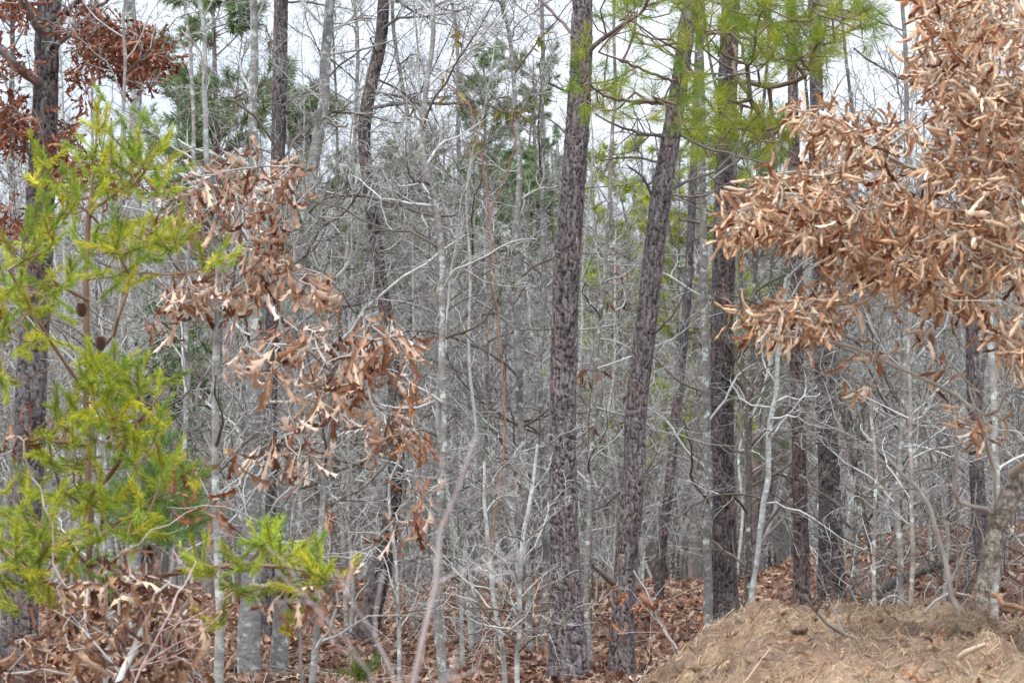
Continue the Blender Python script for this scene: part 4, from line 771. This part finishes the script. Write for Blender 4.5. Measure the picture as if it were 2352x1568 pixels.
for pg, nn_ in ((poly, 1250), (poly2, 70)):
    lo = pg.min(0); hi = pg.max(0); x = r.uniform(lo[0], hi[0], nn_ * 6); y = r.uniform(lo[1], hi[1], nn_ * 6); ok = inpoly(pg, x, y)
    dn = vnoise(np.stack([x / 110, y / 75, 0 * x], -1), 66) + .45 * (r.random(len(x)))
    ok &= (dn > .60); x = x[ok][:nn_]; y = y[ok][:nn_]
    TT += [at(a - 6, b - 14, r.uniform(9.1, 10.7)) for a, b in zip(x, y)]
TT = np.array(TT + list(clumps(r, [(1975, 890, 30, 12, 2), (2165, 845, 20, 10, 2), (2262, 1000, 50, 35, 6), (2010, 820, 30, 10, 2), (1960, 850, 15, 15, 1), (2230, 950, 30, 15, 3), (2080, 640, 60, 60, 8), (2120, 770, 20, 15, 2)], 9.5, 10.2)))
tips, dirs = sk.grow(r, TT, .07, .014, sag=.04); br = MB(); sk.tube(br, r, .0016, .38, .009, (.40, .37, .31), 5)
px_limb(br, r, [(2278, 1180, 10.2), (2240, 1165, 10.1), (2212, 1155, 10.1), (2195, 1130, 10), (2190, 1080, 10), (2196, 1020, 10)], .013, .006, (.36, .31, .26), 5, .3)
px_limb(br, r, [(2325, 1090, 10.2), (2345, 1070, 10.1), (2400, 1040, 10)], .02, .012, (.40, .33, .25), 0)
px_limb(br, r, [(2230, 930, 9.9), (2255, 950, 9.9), (2290, 940, 9.8), (2310, 900, 9.8)], .010, .006, (.36, .31, .26), 4, .3)
twig_crown(br, r, P, R, 10, .1, .6, .9, dens=(5, 4, 2), c=(.34, .29, .25)); br.build('branches', M_twig, t, base)
k = np.repeat(np.arange(len(TT)), 5); k = k[r.random(len(k)) < .92]; pos = TT[k] + r.normal(size=(len(k), 3)) * .022; d = unit(r.normal(size=(len(k), 3)) * .8 + dirs[k] * .6 + np.array([-.25, 0, -.75]))
m2 = MB(); leaves(m2, r, pos, d, r.uniform(.045, .11, len(k)), C_curl, 'curl'); m2.build('leaves', M_dead, t, base)

# ------------------------------------------------------------------ loose sticks
def stick(name, label, pts, r0, r1, c, cat='stick', twigs=0, parent=None, tl=.3):
    mb = MB(); P = ats(pts); P2, _ = smooth_path(P, np.linspace(r0, r1, len(P)), .05); px_limb(mb, np.random.default_rng(len(label)), pts, r0, r1, c, twigs, tl)
    return tag(mb.build(name, M_twig, None, tuple(P[0])), label, cat)
bt = at(925, 1700, 3.6)
stick('bare_shoot', 'blurred thin pinkish bare shoot close to the camera, left of centre', [(905, 1900, 3.6), (945, 1568, 3.6), (975, 1420, 3.6), (1005, 1280, 3.6), (1035, 1150, 3.6), (1068, 1060, 3.6), (1090, 1000, 3.6)], .0046, .0024, (.38, .33, .31), 'shoot', 5)
stick('fallen_log', 'dark fallen log lying behind the dirt mound', [(1985, 1372, 23), (2050, 1340, 23), (2120, 1310, 23), (2190, 1280, 23)], .055, .04, (.13, .12, .10), 'log')
stick('bare_shoot', 'pale bare shoot slanting up among the crumpled leaves, bottom left', [(240, 1640, 8.3), (290, 1530, 8.3), (330, 1440, 8.4), (350, 1400, 8.4)], .016, .009, (.50, .50, .48), 'shoot', 4)
stick('bare_shoot', 'long pinkish bare shoot curving up beside the pale one, bottom left', [(290, 1620, 8), (340, 1500, 8), (400, 1380, 8), (450, 1290, 8.2)], .004, .002, (.45, .33, .30), 'shoot', 6)
stick('orange_stick', 'smooth orange brown stick leaning in at the right edge', [(2275, 1362, 10.8), (2310, 1385, 10.5), (2352, 1400, 10.3), (2400, 1410, 10.2)], .013, .009, (.42, .22, .12))
stick('bent_stick', 'bent grey stick arching over the mound beside the oak foot', [(2120, 1410, 11), (2150, 1375, 11), (2190, 1358, 11), (2230, 1368, 11)], .008, .006, (.45, .40, .35))
stick('pale_root', 'pale forked root lying on the mound below the oak foot', [(2205, 1510, 9.2), (2230, 1495, 9.1), (2262, 1480, 9.1)], .014, .008, (.45, .36, .27), 'root', 2, tl=.12)
stick('bare_shoot', 'slanting bare shoot with grey bark in front of the leaning scaly pine', [(1560, 1500, 15.5), (1520, 1440, 15.5), (1490, 1370, 15.5), (1455, 1310, 15.5)], .009, .005, (.38, .35, .32), 'shoot', 5)
sk_b = at(1560, 1510, 15.5)
leafy('oak_sprout', 'spindly sprout with a few orange brown leaves before the leaning scaly pine', 'shrub', sk_b, [ats([(1590, 1600, 15.5), (1530, 1450, 15.5), (1470, 1340, 15.5)]), [(1530, 1450, 15.5), (1450, 1452, 15.4), (1420, 1455, 15.4)], [(1560, 1520, 15.5), (1510, 1400, 15.5)]],
      [(1405, 1350, 12, 12, 1), (1445, 1348, 12, 8, 1), (1458, 1370, 10, 8, 1), (1432, 1455, 15, 5, 2), (1510, 1380, 16, 10, 2), (1515, 1410, 10, 16, 1), (1480, 1360, 14, 8, 1)], 15.3, 15.6, .16, C_orange, 'oak', M_russet, 120, per=2, hang=-.8, r1=.0016, stem_r=.005, wood=(.36, .32, .29))
leafy('oak_sprout', 'thin upright shoot with one curled brown leaf pair at the mound edge', 'shrub', at(1625, 1500, 13), [ats([(1640, 1560, 13), (1626, 1480, 13), (1622, 1410, 13)])], [(1622, 1415, 12, 8, 2)], 12.9, 13.1, .12, C_orange, 'oak', M_russet, 121, per=2, hang=-.3, r1=.0016, stem_r=.004, wood=(.36, .32, .29))
leafy('leafy_sapling', 'thin dark sapling with scattered rusty and olive leaves between the two largest pines', 'sapling', at(1350, 1560, 19.6), [ats([(1345, 1590, 19.6), (1360, 1300, 19.6), (1350, 1000, 19.6), (1370, 800, 19.6), (1390, 640, 19.6)])],
      [(1350, 850, 25, 20, 4), (1410, 850, 20, 10, 2), (1335, 890, 10, 20, 2), (1430, 880, 20, 60, 4), (1400, 690, 40, 30, 5), (1430, 950, 20, 40, 3), (1380, 980, 20, 30, 2), (1440, 620, 20, 20, 2)], 19.3, 19.9, .10, mixc([(.20, .09, .06), (.16, .15, .04), (.26, .20, .05)]), 'oval', M_russet, 122, per=2, hang=-1.2, r1=.0016, stem_r=.006, wood=(.16, .13, .11))
# fibrous root clump at the foot of the foreground oak
rr_ = np.random.default_rng(131); c0 = at(2240, 1445, 10.15); mb = MB(); nu, nv = 40, 28
th_ = np.linspace(0, 2 * math.pi, nu, endpoint=False); ph_ = np.linspace(.02, math.pi - .02, nv); TH, PH = np.meshgrid(th_, ph_)
dn_ = np.stack([np.sin(PH) * np.cos(TH), np.sin(PH) * np.sin(TH), np.cos(PH)], -1); rad = 1 + .35 * fbm(dn_ * 3, 4, 132)
V = c0 + dn_ * rad[..., None] * np.array([.075, .07, .06]); i_ = (np.arange(nv - 1) * nu)[:, None]; j_ = np.arange(nu)[None]; j2 = (j_ + 1) % nu
mb.add(V, quads=np.stack([i_ + j_, i_ + nu + j_, i_ + nu + j2, i_ + j2], -1), c=np.array([.42, .32, .23]) * (1 + .5 * fbm(dn_ * 6, 3, 133))[..., None])
n = 900; d = unit(rr_.normal(size=(n, 3))); p0 = c0 + d * np.array([.07, .065, .055]); pts = [p0]; dd = unit(d + rr_.normal(size=(n, 3)) * .8)
for k in range(4): dd = unit(dd + rr_.normal(size=(n, 3)) * .4 + [0, 0, -.15]); pts.append(pts[-1] + dd * rr_.uniform(.008, .03, (n, 1)))
tubes(mb, np.stack(pts, 1), np.full((n, 5), .0010), np.array([.56, .45, .32]) * rr_.uniform(.5, 1.2, (n, 1)), 3)
tag(mb.build('root_clump', M_soil, None, tuple(c0)), 'pale fibrous root clump at the foot of the foreground oak on the mound', 'roots')
print('objects', len(bpy.data.objects), 'tris', sum(len(m.polygons) for m in bpy.data.meshes))
